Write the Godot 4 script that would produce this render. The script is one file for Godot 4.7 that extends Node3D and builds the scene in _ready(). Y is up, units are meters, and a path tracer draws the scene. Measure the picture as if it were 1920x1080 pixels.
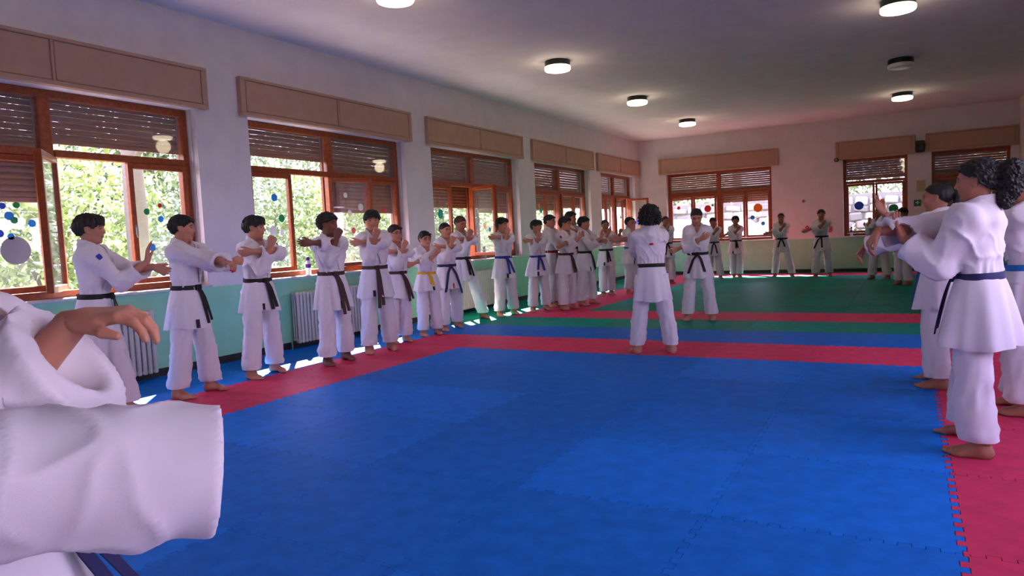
extends Node3D
# A karate class in a sunlit hall. x runs across the hall from the window wall, -z runs away towards the end wall, floor mats are 1 m squares.

const SUN_TRAVEL := Vector3(0.90, -1.0, 0.95)
const CAM_AT := Vector3(6.8216, 1.3123, 3.1668)
const WX := -0.225      # inner face of the left wall
const BZ := -17.38      # inner face of the end wall
const RX := 9.12        # inner face of the right wall
const FZ := 6.6         # inner face of the wall behind
const TOP := 3.99       # ceiling
const DADO := 0.907
const TH := 0.38        # wall thickness

var M := {}
var taken := {}
var rng := RandomNumberGenerator.new()
var fold_noise := FastNoiseLite.new()
var fine_noise := FastNoiseLite.new()
var box_cache := {}

# ------------------------------------------------------------------ geometry helpers
class Acc:
	var v := PackedVector3Array()
	var c := PackedColorArray()
	var i := PackedInt32Array()
	func quad(a: int, b: int, d: int, e: int) -> void:
		i.append_array(PackedInt32Array([a, b, d, a, d, e]))
	func grid(rings: Array, closed: bool) -> void:
		var base := v.size()
		var m: int = rings[0].size()
		for r in rings:
			v.append_array(r)
		for a in rings.size() - 1:
			for b in (m if closed else m - 1):
				var b2: int = (b + 1) % m
				quad(base + a * m + b, base + a * m + b2, base + (a + 1) * m + b2, base + (a + 1) * m + b)
	func cap_ring(ring: PackedVector3Array, flip := false) -> void:
		var base := v.size()
		var mid := Vector3.ZERO
		for p in ring:
			mid += p
		v.append(mid / ring.size())
		v.append_array(ring)
		for b in ring.size():
			var b2 := (b + 1) % ring.size()
			if flip:
				i.append_array(PackedInt32Array([base, base + 1 + b2, base + 1 + b]))
			else:
				i.append_array(PackedInt32Array([base, base + 1 + b, base + 1 + b2]))
	func add(o: Acc, t: Transform3D, tint := Color(-1, 0, 0)) -> void:
		var base := v.size()
		var flip := t.basis.determinant() < 0.0
		while c.size() < base and (o.c.size() or tint.r >= 0.0):
			c.append(Color.WHITE)
		v.append_array(t * o.v)
		if tint.r >= 0.0:
			for k in o.v.size():
				c.append(tint)
		elif o.c.size():
			c.append_array(o.c)
		elif c.size():
			for k in o.v.size():
				c.append(Color.WHITE)
		var k := 0
		var oi := o.i
		while k < oi.size():
			i.append(base + oi[k])
			if flip:
				i.append(base + oi[k + 2]); i.append(base + oi[k + 1])
			else:
				i.append(base + oi[k + 1]); i.append(base + oi[k + 2])
			k += 3
	func normals() -> PackedVector3Array:
		var n := PackedVector3Array()
		n.resize(v.size())
		var k := 0
		while k < i.size():
			var a := i[k]; var b := i[k + 1]; var d := i[k + 2]
			var f := (v[d] - v[a]).cross(v[b] - v[a])
			n[a] += f; n[b] += f; n[d] += f
			k += 3
		for q in n.size():
			n[q] = n[q].normalized() if n[q].length_squared() > 1e-20 else Vector3.UP
		return n
	func mesh() -> ArrayMesh:
		var arr := []
		arr.resize(Mesh.ARRAY_MAX)
		arr[Mesh.ARRAY_VERTEX] = v
		arr[Mesh.ARRAY_NORMAL] = normals()
		arr[Mesh.ARRAY_INDEX] = i
		if c.size():
			while c.size() < v.size():
				c.append(Color.WHITE)
			arr[Mesh.ARRAY_COLOR] = c
		var m := ArrayMesh.new()
		m.add_surface_from_arrays(Mesh.PRIMITIVE_TRIANGLES, arr)
		return m

# Rounded solids joined smoothly and meshed with surface nets.
class Sdf:
	var a := PackedVector3Array()
	var ba := PackedVector3Array()   # scaled
	var inv := PackedFloat32Array()
	var ra := PackedFloat32Array()
	var rb := PackedFloat32Array()
	var kk := PackedFloat32Array()
	var op := PackedInt32Array()     # 0 join, 1 carve, 2 keep below plane, 3 join with a flat end
	var sc := PackedVector3Array()
	var so := PackedFloat32Array()
	var lo := Vector3(1e9, 1e9, 1e9)
	var hi := Vector3(-1e9, -1e9, -1e9)
	func cap(p: Vector3, q: Vector3, r1: float, r2: float, k := 0.02, o := 0, s := Vector3.ONE) -> void:
		a.append(p)
		var d := (q - p) * s
		ba.append(d)
		inv.append(1.0 / maxf(d.length_squared(), 1e-9))
		ra.append(r1); rb.append(r2); kk.append(k); op.append(o); sc.append(s)
		so.append(1.0 / maxf(s.x, maxf(s.y, s.z)))
		if o == 0 or o == 3:
			var r := maxf(r1, r2) + k * 0.5
			var e := Vector3(r / s.x, r / s.y, r / s.z)
			lo = lo.min(p - e).min(q - e)
			hi = hi.max(p + e).max(q + e)
	func ball(p: Vector3, r: Vector3, k := 0.02, o := 0) -> void:
		var m := maxf(r.x, maxf(r.y, r.z))
		cap(p, p + Vector3(0, 1e-5, 0), m, m, k, o, Vector3(m / r.x, m / r.y, m / r.z))
	func plane(p: Vector3, n: Vector3) -> void:
		a.append(p); ba.append(n.normalized()); inv.append(0); ra.append(0); rb.append(0); kk.append(0.0); op.append(2); sc.append(Vector3.ONE); so.append(1)
	func one(j: int, p: Vector3) -> float:
		if op[j] == 2:
			return (p - a[j]).dot(ba[j])
		var pa := (p - a[j]) * sc[j]
		var b := ba[j]
		var h := pa.dot(b) * inv[j]
		var hc := clampf(h, 0.0, 1.0)
		var d := ((pa - b * hc).length() - (ra[j] + (rb[j] - ra[j]) * hc)) * so[j]
		if op[j] == 3:
			d = maxf(d, (h - 1.0) * b.length())
		return d
	func at(p: Vector3, act: PackedInt32Array) -> float:
		var d := 1e3
		for j in act:
			var e := one(j, p)
			var o := op[j]
			var k := kk[j]
			if o == 0 or o == 3:
				var h := k - absf(d - e)
				d = minf(d, e)
				if h > 0.0:
					d -= h * h / k * 0.25
			else:
				if o == 1:
					e = -e
				var h2 := k - absf(d - e)
				d = maxf(d, e)
				if h2 > 0.0:
					d += h2 * h2 / k * 0.25
		return d
	func all() -> PackedInt32Array:
		var r := PackedInt32Array()
		for j in op.size():
			r.append(j)
		return r
	func march(from: Vector3, dir: Vector3, reach := 1.0) -> Vector3:
		var ids := all()
		var t := 0.0
		for n in 60:
			var d := at(from + dir * t, ids)
			if d < 0.0005 or t > reach:
				break
			t += d * 0.7
		return from + dir * t
	func build(cell: float) -> Acc:
		var out := Acc.new()
		var l := lo - Vector3.ONE * cell * 1.5
		var blocks := Vector3i(((hi - l) / (cell * 4.0)).ceil()) + Vector3i.ONE
		var nx := blocks.x * 4 + 1
		var ny := blocks.y * 4 + 1
		var nz := blocks.z * 4 + 1
		var val := PackedFloat32Array()
		val.resize(nx * ny * nz)
		val.fill(1.0)
		var live := PackedInt32Array()
		var half := cell * 2.0
		var diag := half * 1.7321 + cell
		for bx in blocks.x:
			for by in blocks.y:
				for bz in blocks.z:
					var mid := l + Vector3(bx, by, bz) * cell * 4.0 + Vector3.ONE * half
					var ds := PackedFloat32Array()
					var dm := 1e9
					for j in op.size():
						var e := one(j, mid)
						ds.append(e)
						if op[j] == 0 or op[j] == 3:
							dm = minf(dm, e - kk[j] * 0.5)
					if dm > diag * 1.6:
						continue
					var act := PackedInt32Array()
					for j in op.size():
						if op[j] == 0 or op[j] == 3:
							if ds[j] < maxf(dm, 0.0) + diag * 3.0 + kk[j]:
								act.append(j)
						elif op[j] == 1:
							if ds[j] < diag * 2.0 + kk[j]:
								act.append(j)
						else:
							act.append(j)
					var dc := at(mid, act)
					var far := absf(dc) > diag * 2.2
					for x in 4:
						for y in 4:
							var w := ((bx * 4 + x) * ny + by * 4 + y) * nz + bz * 4
							for z in 4:
								val[w + z] = dc if far else at(l + Vector3(bx * 4 + x, by * 4 + y, bz * 4 + z) * cell, act)
					if not far:
						live.append_array(PackedInt32Array([bx, by, bz]))
		# surface nets on the live blocks
		var sx := ny * nz
		var id := {}
		var q := 0
		var cross_cells := PackedInt32Array()
		while q < live.size():
			var x0 := live[q] * 4; var y0 := live[q + 1] * 4; var z0 := live[q + 2] * 4
			q += 3
			for x in range(x0, mini(x0 + 4, nx - 1)):
				for y in range(y0, mini(y0 + 4, ny - 1)):
					for z in range(z0, mini(z0 + 4, nz - 1)):
						var w := (x * ny + y) * nz + z
						var v0 := val[w]; var v1 := val[w + 1]; var v2 := val[w + nz]; var v3 := val[w + nz + 1]
						var v4 := val[w + sx]; var v5 := val[w + sx + 1]; var v6 := val[w + sx + nz]; var v7 := val[w + sx + nz + 1]
						var s := int(v0 < 0) + int(v1 < 0) + int(v2 < 0) + int(v3 < 0) + int(v4 < 0) + int(v5 < 0) + int(v6 < 0) + int(v7 < 0)
						if s == 0 or s == 8:
							continue
						var sum := Vector3.ZERO
						var n := 0
						if (v0 < 0) != (v1 < 0): sum += Vector3(0, 0, v0 / (v0 - v1)); n += 1
						if (v2 < 0) != (v3 < 0): sum += Vector3(0, 1, v2 / (v2 - v3)); n += 1
						if (v4 < 0) != (v5 < 0): sum += Vector3(1, 0, v4 / (v4 - v5)); n += 1
						if (v6 < 0) != (v7 < 0): sum += Vector3(1, 1, v6 / (v6 - v7)); n += 1
						if (v0 < 0) != (v2 < 0): sum += Vector3(0, v0 / (v0 - v2), 0); n += 1
						if (v1 < 0) != (v3 < 0): sum += Vector3(0, v1 / (v1 - v3), 1); n += 1
						if (v4 < 0) != (v6 < 0): sum += Vector3(1, v4 / (v4 - v6), 0); n += 1
						if (v5 < 0) != (v7 < 0): sum += Vector3(1, v5 / (v5 - v7), 1); n += 1
						if (v0 < 0) != (v4 < 0): sum += Vector3(v0 / (v0 - v4), 0, 0); n += 1
						if (v1 < 0) != (v5 < 0): sum += Vector3(v1 / (v1 - v5), 0, 1); n += 1
						if (v2 < 0) != (v6 < 0): sum += Vector3(v2 / (v2 - v6), 1, 0); n += 1
						if (v3 < 0) != (v7 < 0): sum += Vector3(v3 / (v3 - v7), 1, 1); n += 1
						id[w] = out.v.size()
						cross_cells.append(w)
						out.v.append(l + (Vector3(x, y, z) + sum / n) * cell)
		for w in cross_cells:
			var inside := val[w] < 0
			if inside != (val[w + 1] < 0):
				var c1 = id.get(w - sx - nz); var c2 = id.get(w - nz); var c3 = id.get(w - sx)
				if c1 != null and c2 != null and c3 != null:
					if inside: out.quad(c1, c3, id[w], c2)
					else: out.quad(c1, c2, id[w], c3)
			if inside != (val[w + nz] < 0):
				var c1 = id.get(w - sx - 1); var c2 = id.get(w - 1); var c3 = id.get(w - sx)
				if c1 != null and c2 != null and c3 != null:
					if inside: out.quad(c1, c2, id[w], c3)
					else: out.quad(c1, c3, id[w], c2)
			if inside != (val[w + sx] < 0):
				var c1 = id.get(w - nz - 1); var c2 = id.get(w - 1); var c3 = id.get(w - nz)
				if c1 != null and c2 != null and c3 != null:
					if inside: out.quad(c1, c3, id[w], c2)
					else: out.quad(c1, c2, id[w], c3)
		return out

func tri(st: SurfaceTool, p: Vector3, q: Vector3, r: Vector3, out_dir: Vector3) -> void:
	st.add_vertex(p)
	if (r - p).cross(q - p).dot(out_dir) > 0.0:
		st.add_vertex(q); st.add_vertex(r)
	else:
		st.add_vertex(r); st.add_vertex(q)

func new_st() -> SurfaceTool:
	var st := SurfaceTool.new()
	st.begin(Mesh.PRIMITIVE_TRIANGLES)
	st.set_smooth_group(-1)
	return st

# a box with chamfered edges
func bx(st: SurfaceTool, c: Vector3, s: Vector3, bev := 0.004, t := Transform3D.IDENTITY) -> void:
	var h := s * 0.5
	var b := minf(bev, minf(h.x, minf(h.y, h.z)) * 0.8)
	var pt := func(sg: Vector3, ax: int) -> Vector3:
		var p := Vector3.ZERO
		for k in 3:
			p[k] = sg[k] * (h[k] - (0.0 if k == ax else b))
		return t * (c + p)
	var out := func(sg: Vector3) -> Vector3: return t.basis * sg
	for ax in 3:
		var u := (ax + 1) % 3
		var w := (ax + 2) % 3
		for sg in [-1.0, 1.0]:
			var k := []
			for e in [[-1.0, -1.0], [1.0, -1.0], [1.0, 1.0], [-1.0, 1.0]]:
				var d := Vector3.ZERO
				d[ax] = sg; d[u] = e[0]; d[w] = e[1]
				k.append(pt.call(d, ax))
			var n := Vector3.ZERO
			n[ax] = sg
			tri(st, k[0], k[1], k[2], out.call(n)); tri(st, k[0], k[2], k[3], out.call(n))
			if b > 0.0005:
				for sg2 in [-1.0, 1.0]:
					var d0 := Vector3.ZERO
					d0[ax] = sg; d0[u] = sg2; d0[w] = -1.0
					var d1 := d0
					d1[w] = 1.0
					var n2 := Vector3.ZERO
					n2[ax] = sg; n2[u] = sg2
					var a0: Vector3 = pt.call(d0, ax); var a1: Vector3 = pt.call(d1, ax); var a2: Vector3 = pt.call(d1, u); var a3: Vector3 = pt.call(d0, u)
					tri(st, a0, a1, a2, out.call(n2)); tri(st, a0, a2, a3, out.call(n2))
	if b > 0.0005:
		for n in 8:
			var d := Vector3(1.0 if n & 1 else -1.0, 1.0 if n & 2 else -1.0, 1.0 if n & 4 else -1.0)
			tri(st, pt.call(d, 0), pt.call(d, 1), pt.call(d, 2), out.call(d))

func span(st: SurfaceTool, p: Vector3, q: Vector3, bev := 0.004) -> void:
	bx(st, (p + q) * 0.5, (q - p).abs(), bev)

func box_mesh(s: Vector3, bev := 0.004) -> Mesh:
	var key := "%s %s" % [s, bev]
	if not box_cache.has(key):
		var st := new_st()
		bx(st, Vector3.ZERO, s, bev)
		st.generate_normals()
		box_cache[key] = st.commit()
	return box_cache[key]

# profile: points (radius, height) turned about y
func lathe(profile: Array, n := 24) -> Mesh:
	var acc := Acc.new()
	var st := new_st()
	st.set_smooth_group(0)
	for a in profile.size() - 1:
		for b in n:
			var t0 := TAU * b / n
			var t1 := TAU * (b + 1) / n
			var p: Vector2 = profile[a]; var q: Vector2 = profile[a + 1]
			var p0 := Vector3(cos(t0) * p.x, p.y, sin(t0) * p.x); var p1 := Vector3(cos(t1) * p.x, p.y, sin(t1) * p.x)
			var q0 := Vector3(cos(t0) * q.x, q.y, sin(t0) * q.x); var q1 := Vector3(cos(t1) * q.x, q.y, sin(t1) * q.x)
			var d2 := Vector2(q.y - p.y, -(q.x - p.x))
			var tm := (t0 + t1) * 0.5
			var o := Vector3(cos(tm) * d2.x, d2.y, sin(tm) * d2.x)
			st.set_smooth_group(a)
			if p.x > 1e-5: tri(st, p0, p1, q1 if q.x > 1e-5 else q0, o)
			if q.x > 1e-5: tri(st, p0, q1, q0, o)
	st.generate_normals()
	return st.commit()

func inst(called: String, mesh: Mesh, m: Material, parent: Node = self, at := Vector3.ZERO) -> MeshInstance3D:
	var o := MeshInstance3D.new()
	o.name = numbered(called) if parent == self else called
	o.mesh = mesh
	o.material_override = m
	o.position = at
	parent.add_child(o, true)
	return o

func obj(called: String, st: SurfaceTool, m: Material, parent: Node = self) -> MeshInstance3D:
	st.generate_normals()
	return inst(called, st.commit(), m, parent)

func numbered(called: String) -> String:
	var n: int = taken.get(called, 0)
	taken[called] = n + 1
	return called if n == 0 else "%s_%03d" % [called, n]

func thing(called: String, label: String, category: String, at := Vector3.ZERO, turn := 0.0, group := "") -> Node3D:
	var o := Node3D.new()
	o.name = numbered(called)
	add_child(o)
	o.position = at
	o.rotation.y = turn
	tag(o, label, category, group)
	return o

func tag(o: Node, label: String, category: String, group := "") -> void:
	o.set_meta("label", label)
	o.set_meta("category", category)
	if group:
		o.set_meta("group", group)

func struct(o: Node, label := "") -> Node:
	o.set_meta("kind", "structure")
	if label:
		o.set_meta("label", label)
	return o

# ------------------------------------------------------------------ materials
func mat(col: Color, rough := 0.7, tex: Texture2D = null, scale := 1.0) -> StandardMaterial3D:
	var m := StandardMaterial3D.new()
	m.albedo_color = col
	m.roughness = rough
	if tex:
		m.albedo_texture = tex
		m.uv1_triplanar = true
		m.uv1_world_triplanar = true
		m.uv1_scale = Vector3.ONE * scale
	return m

func mottle(seed_: int, freq: float, dark: float, size := 512) -> NoiseTexture2D:
	var n := FastNoiseLite.new()
	n.seed = seed_
	n.noise_type = FastNoiseLite.TYPE_SIMPLEX_SMOOTH
	n.fractal_octaves = 5
	n.frequency = freq
	var t := NoiseTexture2D.new()
	t.width = size; t.height = size
	t.seamless = true
	t.noise = n
	var g := Gradient.new()
	g.set_color(0, Color(dark, dark, dark)); g.set_color(1, Color.WHITE)
	t.color_ramp = g
	return t

func bump(seed_: int, freq: float, strength: float, size := 512) -> NoiseTexture2D:
	var n := FastNoiseLite.new()
	n.seed = seed_
	n.fractal_octaves = 4
	n.frequency = freq
	var t := NoiseTexture2D.new()
	t.width = size; t.height = size
	t.seamless = true
	t.as_normal_map = true
	t.bump_strength = strength
	t.noise = n
	return t

func materials() -> void:
	var soft := mottle(3, 0.012, 0.95)
	var blotch := mottle(9, 0.02, 0.87)
	var plaster_n := bump(5, 0.05, 1.2)
	var foam_n := bump(6, 0.12, 1.0)
	var weave_n := bump(7, 0.25, 1.0)
	M.wall = mat(Color(0.84, 0.80, 0.82), 0.85, soft, 0.35)
	M.ceiling = mat(Color(0.88, 0.84, 0.86), 0.9, soft, 0.25)
	M.dado = mat(Color(0.55, 0.80, 0.66), 0.5, soft, 0.5)
	for k in ["wall", "ceiling", "dado"]:
		M[k].normal_enabled = true
		M[k].normal_texture = plaster_n
		M[k].normal_scale = 0.25
	M.base = mat(Color(0.10, 0.10, 0.10), 0.6)
	M.under = mat(Color(0.06, 0.06, 0.07), 0.9)
	var cols := {"blue": Color(0.10, 0.46, 0.83), "red": Color(0.86, 0.25, 0.39), "green": Color(0.0, 0.56, 0.47)}
	for k in cols:
		for v in 3:
			var c: Color = cols[k]
			var f: float = [1.0, 0.95, 1.04][v]
			var m := mat(Color(c.r * f, c.g * f, c.b * f), 0.46, blotch, 0.6)
			m.roughness = 0.56
			m.normal_enabled = true
			m.normal_texture = foam_n
			m.normal_scale = 0.18
			m.metallic_specular = 0.14
			M["%s%d" % [k, v]] = m
	var grain := mottle(12, 0.02, 0.7)
	M.wood = mat(Color(0.66, 0.29, 0.12), 0.35, grain, 1.5)
	M.slat = mat(Color(0.50, 0.27, 0.17), 0.55, soft, 0.8)
	M.casing = mat(Color(0.70, 0.55, 0.48), 0.7, soft, 0.6)
	M.sill = mat(Color(0.78, 0.76, 0.77), 0.35, blotch, 2.0)
	M.strap = mat(Color(0.72, 0.70, 0.70), 0.8)
	M.metal_white = mat(Color(0.74, 0.70, 0.66), 0.4)
	M.steel = mat(Color(0.55, 0.55, 0.55), 0.35)
	M.steel.metallic = 0.8
	M.black = mat(Color(0.03, 0.03, 0.032), 0.5)
	var g := StandardMaterial3D.new()
	g.transparency = BaseMaterial3D.TRANSPARENCY_ALPHA
	g.albedo_color = Color(0.9, 0.95, 0.95, 0.05)
	g.roughness = 0.02
	M.glass = g
	M.gi = mat(Color(0.82, 0.785, 0.815), 0.85)
	M.gi.normal_enabled = true
	M.gi.normal_texture = weave_n
	M.gi.normal_scale = 0.25
	M.gi.uv1_triplanar = true
	M.gi.uv1_scale = Vector3.ONE * 3.0
	M.gi.rim_enabled = true
	M.gi.rim = 0.25
	var belts := {"black": Color(0.035, 0.033, 0.037), "brown": Color(0.25, 0.13, 0.12), "yellow": Color(0.88, 0.66, 0.03), "navy": Color(0.10, 0.10, 0.32), "blue": Color(0.14, 0.18, 0.55), "red": Color(0.62, 0.06, 0.10), "sky": Color(0.05, 0.42, 0.72)}
	for k in belts:
		M["belt_" + k] = mat(belts[k], 0.75, blotch, 6.0)
	for k in {"pale": Color(0.72, 0.48, 0.39), "tan": Color(0.64, 0.41, 0.32), "brown": Color(0.45, 0.26, 0.19)}:
		var m := mat({"pale": Color(0.72, 0.48, 0.39), "tan": Color(0.64, 0.41, 0.32), "brown": Color(0.45, 0.26, 0.19)}[k], 0.55)
		m.vertex_color_use_as_albedo = true
		m.subsurf_scatter_enabled = true
		m.subsurf_scatter_strength = 0.12
		M["skin_" + k] = m
	M.hair_black = mat(Color(0.03, 0.026, 0.026), 0.6)
	M.hair_brown = mat(Color(0.11, 0.07, 0.05), 0.6)
	M.hair_buzz = mat(Color(0.27, 0.19, 0.16), 0.8)
	M.patch_dark = mat(Color(0.10, 0.07, 0.12), 0.8)
	M.patch_blue = mat(Color(0.14, 0.22, 0.62), 0.8)
	M.patch_red = mat(Color(0.72, 0.10, 0.15), 0.8)
	M.lamp_glass = mat(Color(0.95, 0.93, 0.88), 0.4)
	M.lamp_on = mat(Color(0.95, 0.93, 0.88), 0.4)
	M.lamp_on.emission_enabled = true
	M.lamp_on.emission = Color(1.0, 0.93, 0.80)
	M.lamp_on.emission_energy_multiplier = 2.2
	M.lamp_rim = mat(Color(0.05, 0.07, 0.06), 0.35)
	for k in {"blue": 0, "green": 0, "sky": 0, "red": 0, "orange": 0, "white": 0, "teal": 0, "purple": 0, "grey": 0}:
		M["dot_" + k] = mat({"blue": Color(0.08, 0.25, 0.80), "green": Color(0.02, 0.55, 0.30), "sky": Color(0.08, 0.55, 0.90), "red": Color(0.85, 0.12, 0.15), "orange": Color(0.95, 0.50, 0.04), "white": Color(0.92, 0.92, 0.92), "teal": Color(0.05, 0.65, 0.55), "purple": Color(0.20, 0.15, 0.65), "grey": Color(0.62, 0.60, 0.62)}[k], 0.5)
		M["dot_" + k].backlight = Color(0.5, 0.5, 0.5)
	var leaf := StandardMaterial3D.new()
	leaf.albedo_color = Color(0.80, 0.86, 0.74)
	leaf.vertex_color_use_as_albedo = true
	leaf.roughness = 0.5
	leaf.backlight = Color(0.55, 0.6, 0.45)
	M.leaf = leaf
	M.bark = mat(Color(0.42, 0.38, 0.34), 0.9, blotch, 2.0)
	M.stone = mat(Color(0.50, 0.49, 0.48), 0.9, blotch, 2.0)
	M.stone2 = mat(Color(0.42, 0.41, 0.40), 0.9, blotch, 2.0)
	M.stone3 = mat(Color(0.57, 0.55, 0.51), 0.9, blotch, 2.0)
	M.mortar = mat(Color(0.40, 0.39, 0.37), 0.95)
	M.gravel = mat(Color(0.74, 0.72, 0.68), 0.95, blotch, 3.0)
	M.asphalt = mat(Color(0.34, 0.33, 0.33), 0.95, blotch, 3.0)
	M.grass = mat(Color(0.30, 0.38, 0.16), 0.95, blotch, 2.0)
	M.render_out = mat(Color(0.80, 0.78, 0.74), 0.9)
	M.paper = mat(Color(0.72, 0.66, 0.50), 0.8)
	M.exit_green = mat(Color(0.02, 0.42, 0.18), 0.5)
	M.white_plastic = mat(Color(0.86, 0.86, 0.88), 0.35)
	M.purple_plastic = mat(Color(0.22, 0.16, 0.45), 0.4)
	M.red_plastic = mat(Color(0.82, 0.09, 0.14), 0.4)
	M.grey_plastic = mat(Color(0.5, 0.5, 0.5), 0.5)
	M.door_wood = mat(Color(0.45, 0.24, 0.14), 0.45, grain, 1.0)

# ------------------------------------------------------------------ scene
func _ready() -> void:
	rng.seed = 4711
	fold_noise.seed = 21
	fold_noise.frequency = 1.0
	fold_noise.fractal_octaves = 2
	fine_noise.seed = 5
	fine_noise.frequency = 1.0
	fine_noise.fractal_octaves = 3
	# camera
	var cam := Camera3D.new()
	cam.name = "camera"
	add_child(cam)
	cam.position = CAM_AT
	cam.rotation_order = EULER_ORDER_YXZ
	cam.rotation = Vector3(-0.0711, 0.5134, -0.0473)
	cam.fov = rad_to_deg(2.0 * atan(540.0 / 1323.21))
	cam.near = 0.05
	cam.far = 200.0
	cam.current = true
	# sky, sun, exposure
	var sky_m := ProceduralSkyMaterial.new()
	sky_m.sky_top_color = Color(0.70, 0.67, 0.87)
	sky_m.sky_horizon_color = Color(0.93, 0.87, 0.95)
	sky_m.ground_horizon_color = Color(0.62, 0.60, 0.62)
	sky_m.ground_bottom_color = Color(0.40, 0.40, 0.38)
	sky_m.sky_energy_multiplier = 1.0
	sky_m.sun_angle_max = 1.0
	var sky := Sky.new()
	sky.sky_material = sky_m
	var env := Environment.new()
	env.background_mode = Environment.BG_SKY
	env.sky = sky
	env.background_energy_multiplier = 7.5
	env.tonemap_mode = Environment.TONE_MAPPER_LINEAR
	env.tonemap_exposure = 2.75
	env.sdfgi_enabled = true
	env.ssao_enabled = true
	env.ssil_enabled = true
	var we := WorldEnvironment.new()
	we.name = "world_environment"
	we.environment = env
	add_child(we)
	var sun := DirectionalLight3D.new()
	sun.name = "sun"
	add_child(sun)
	sun.look_at_from_position(Vector3(-20, 25, -20), Vector3(-20, 25, -20) + SUN_TRAVEL, Vector3.UP)
	sun.light_color = Color(1.0, 0.95, 0.88)
	sun.light_energy = 12.0
	sun.light_angular_distance = 0.55
	sun.shadow_enabled = true
	materials()
	floor_and_shell()
	windows()
	fittings()
	people()
	outdoors()

# ------------------------------------------------------------------ the hall
func mat_outline(w: float, d: float, teeth: Array) -> PackedVector2Array:
	# teeth: which of bottom, right, top, left are toothed; corner at 0,0
	var pts := PackedVector2Array()
	var corners := [Vector2(0, 0), Vector2(w, 0), Vector2(w, d), Vector2(0, d)]
	for e in 4:
		var p: Vector2 = corners[e]
		var q: Vector2 = corners[(e + 1) % 4]
		pts.append(p)
		if not teeth[e]:
			continue
		var len := p.distance_to(q)
		var dir := (q - p) / len
		var nrm := Vector2(0, 1) if e % 2 == 0 else Vector2(1, 0)
		var sgn := 1.0
		var s := 0.025
		var list := []
		list.append(0.0)
		var prev := 0.0
		# the pattern always runs in the growing direction of the axis so that neighbours fit
		var marks := []
		while s < len - 0.01:
			marks.append([s, prev, sgn * 0.016])
			prev = sgn * 0.016
			sgn = -sgn
			s += 0.05
		marks.append([len - 0.025, prev, 0.0])
		if marks.size() > 1 and marks[marks.size() - 2][0] > len - 0.03:
			marks.remove_at(marks.size() - 1)
			marks[marks.size() - 1][2] = 0.0
		if e < 2:
			for m in marks:
				pts.append(p + dir * m[0] + nrm * m[1]); pts.append(p + dir * m[0] + nrm * m[2])
		else:
			for n in range(marks.size() - 1, -1, -1):
				var m: Array = marks[n]
				pts.append(q - dir * m[0] + nrm * m[2]); pts.append(q - dir * m[0] + nrm * m[1])
	# drop doubled points
	var out := PackedVector2Array()
	for k in pts.size():
		if out.is_empty() or out[out.size() - 1].distance_to(pts[k]) > 1e-4:
			out.append(pts[k])
	return out

func inset(poly: PackedVector2Array, d: float) -> PackedVector2Array:
	var out := PackedVector2Array()
	var n := poly.size()
	for k in n:
		var e1 := (poly[k] - poly[(k + n - 1) % n]).normalized()
		var e2 := (poly[(k + 1) % n] - poly[k]).normalized()
		var n1 := Vector2(-e1.y, e1.x)
		var n2 := Vector2(-e2.y, e2.x)
		out.append(poly[k] + (n1 * d if n1.distance_to(n2) < 0.01 else (n1 + n2) * d))
	return out

func mat_mesh(w: float, d: float, teeth: Array) -> Mesh:
	var key := "mat %s %s %s" % [w, d, teeth]
	if box_cache.has(key):
		return box_cache[key]
	var poly := mat_outline(w, d, teeth)
	var top := inset(poly, 0.0022)
	var rim := inset(poly, 0.0007)
	var st := new_st()
	var ids := Geometry2D.triangulate_polygon(top)
	var k := 0
	while k < ids.size():
		tri(st, Vector3(top[ids[k]].x, 0, top[ids[k]].y), Vector3(top[ids[k + 1]].x, 0, top[ids[k + 1]].y), Vector3(top[ids[k + 2]].x, 0, top[ids[k + 2]].y), Vector3.UP)
		k += 3
	for j in poly.size():
		var j2 := (j + 1) % poly.size()
		var e := (poly[j2] - poly[j]).normalized()
		var o := Vector3(e.y, 0.6, -e.x)
		var a := Vector3(top[j].x, 0, top[j].y); var b := Vector3(top[j2].x, 0, top[j2].y)
		var c := Vector3(rim[j2].x, -0.0035, rim[j2].y); var f := Vector3(rim[j].x, -0.0035, rim[j].y)
		tri(st, a, b, c, o); tri(st, a, c, f, o)
		var g := c + Vector3.DOWN * 0.017; var h := f + Vector3.DOWN * 0.017
		tri(st, f, c, g, o); tri(st, f, g, h, o)
	st.generate_normals()
	box_cache[key] = st.commit()
	return box_cache[key]

func mat_colour(ix: int, r: int) -> String:
	if r == 5: return "blue"
	if r == 6: return "green"
	if r >= 7:
		if (r == 7 or r == 16) and ix >= 1 and ix <= 7: return "red"
		if r > 7 and r < 16 and (ix == 1 or ix == 7): return "red"
		return "green"
	if (r == 4 or r == -4) and ix >= 1 and ix <= 7: return "red"
	if r > -4 and r < 4 and (ix == 1 or ix == 7): return "red"
	return "blue"

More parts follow.
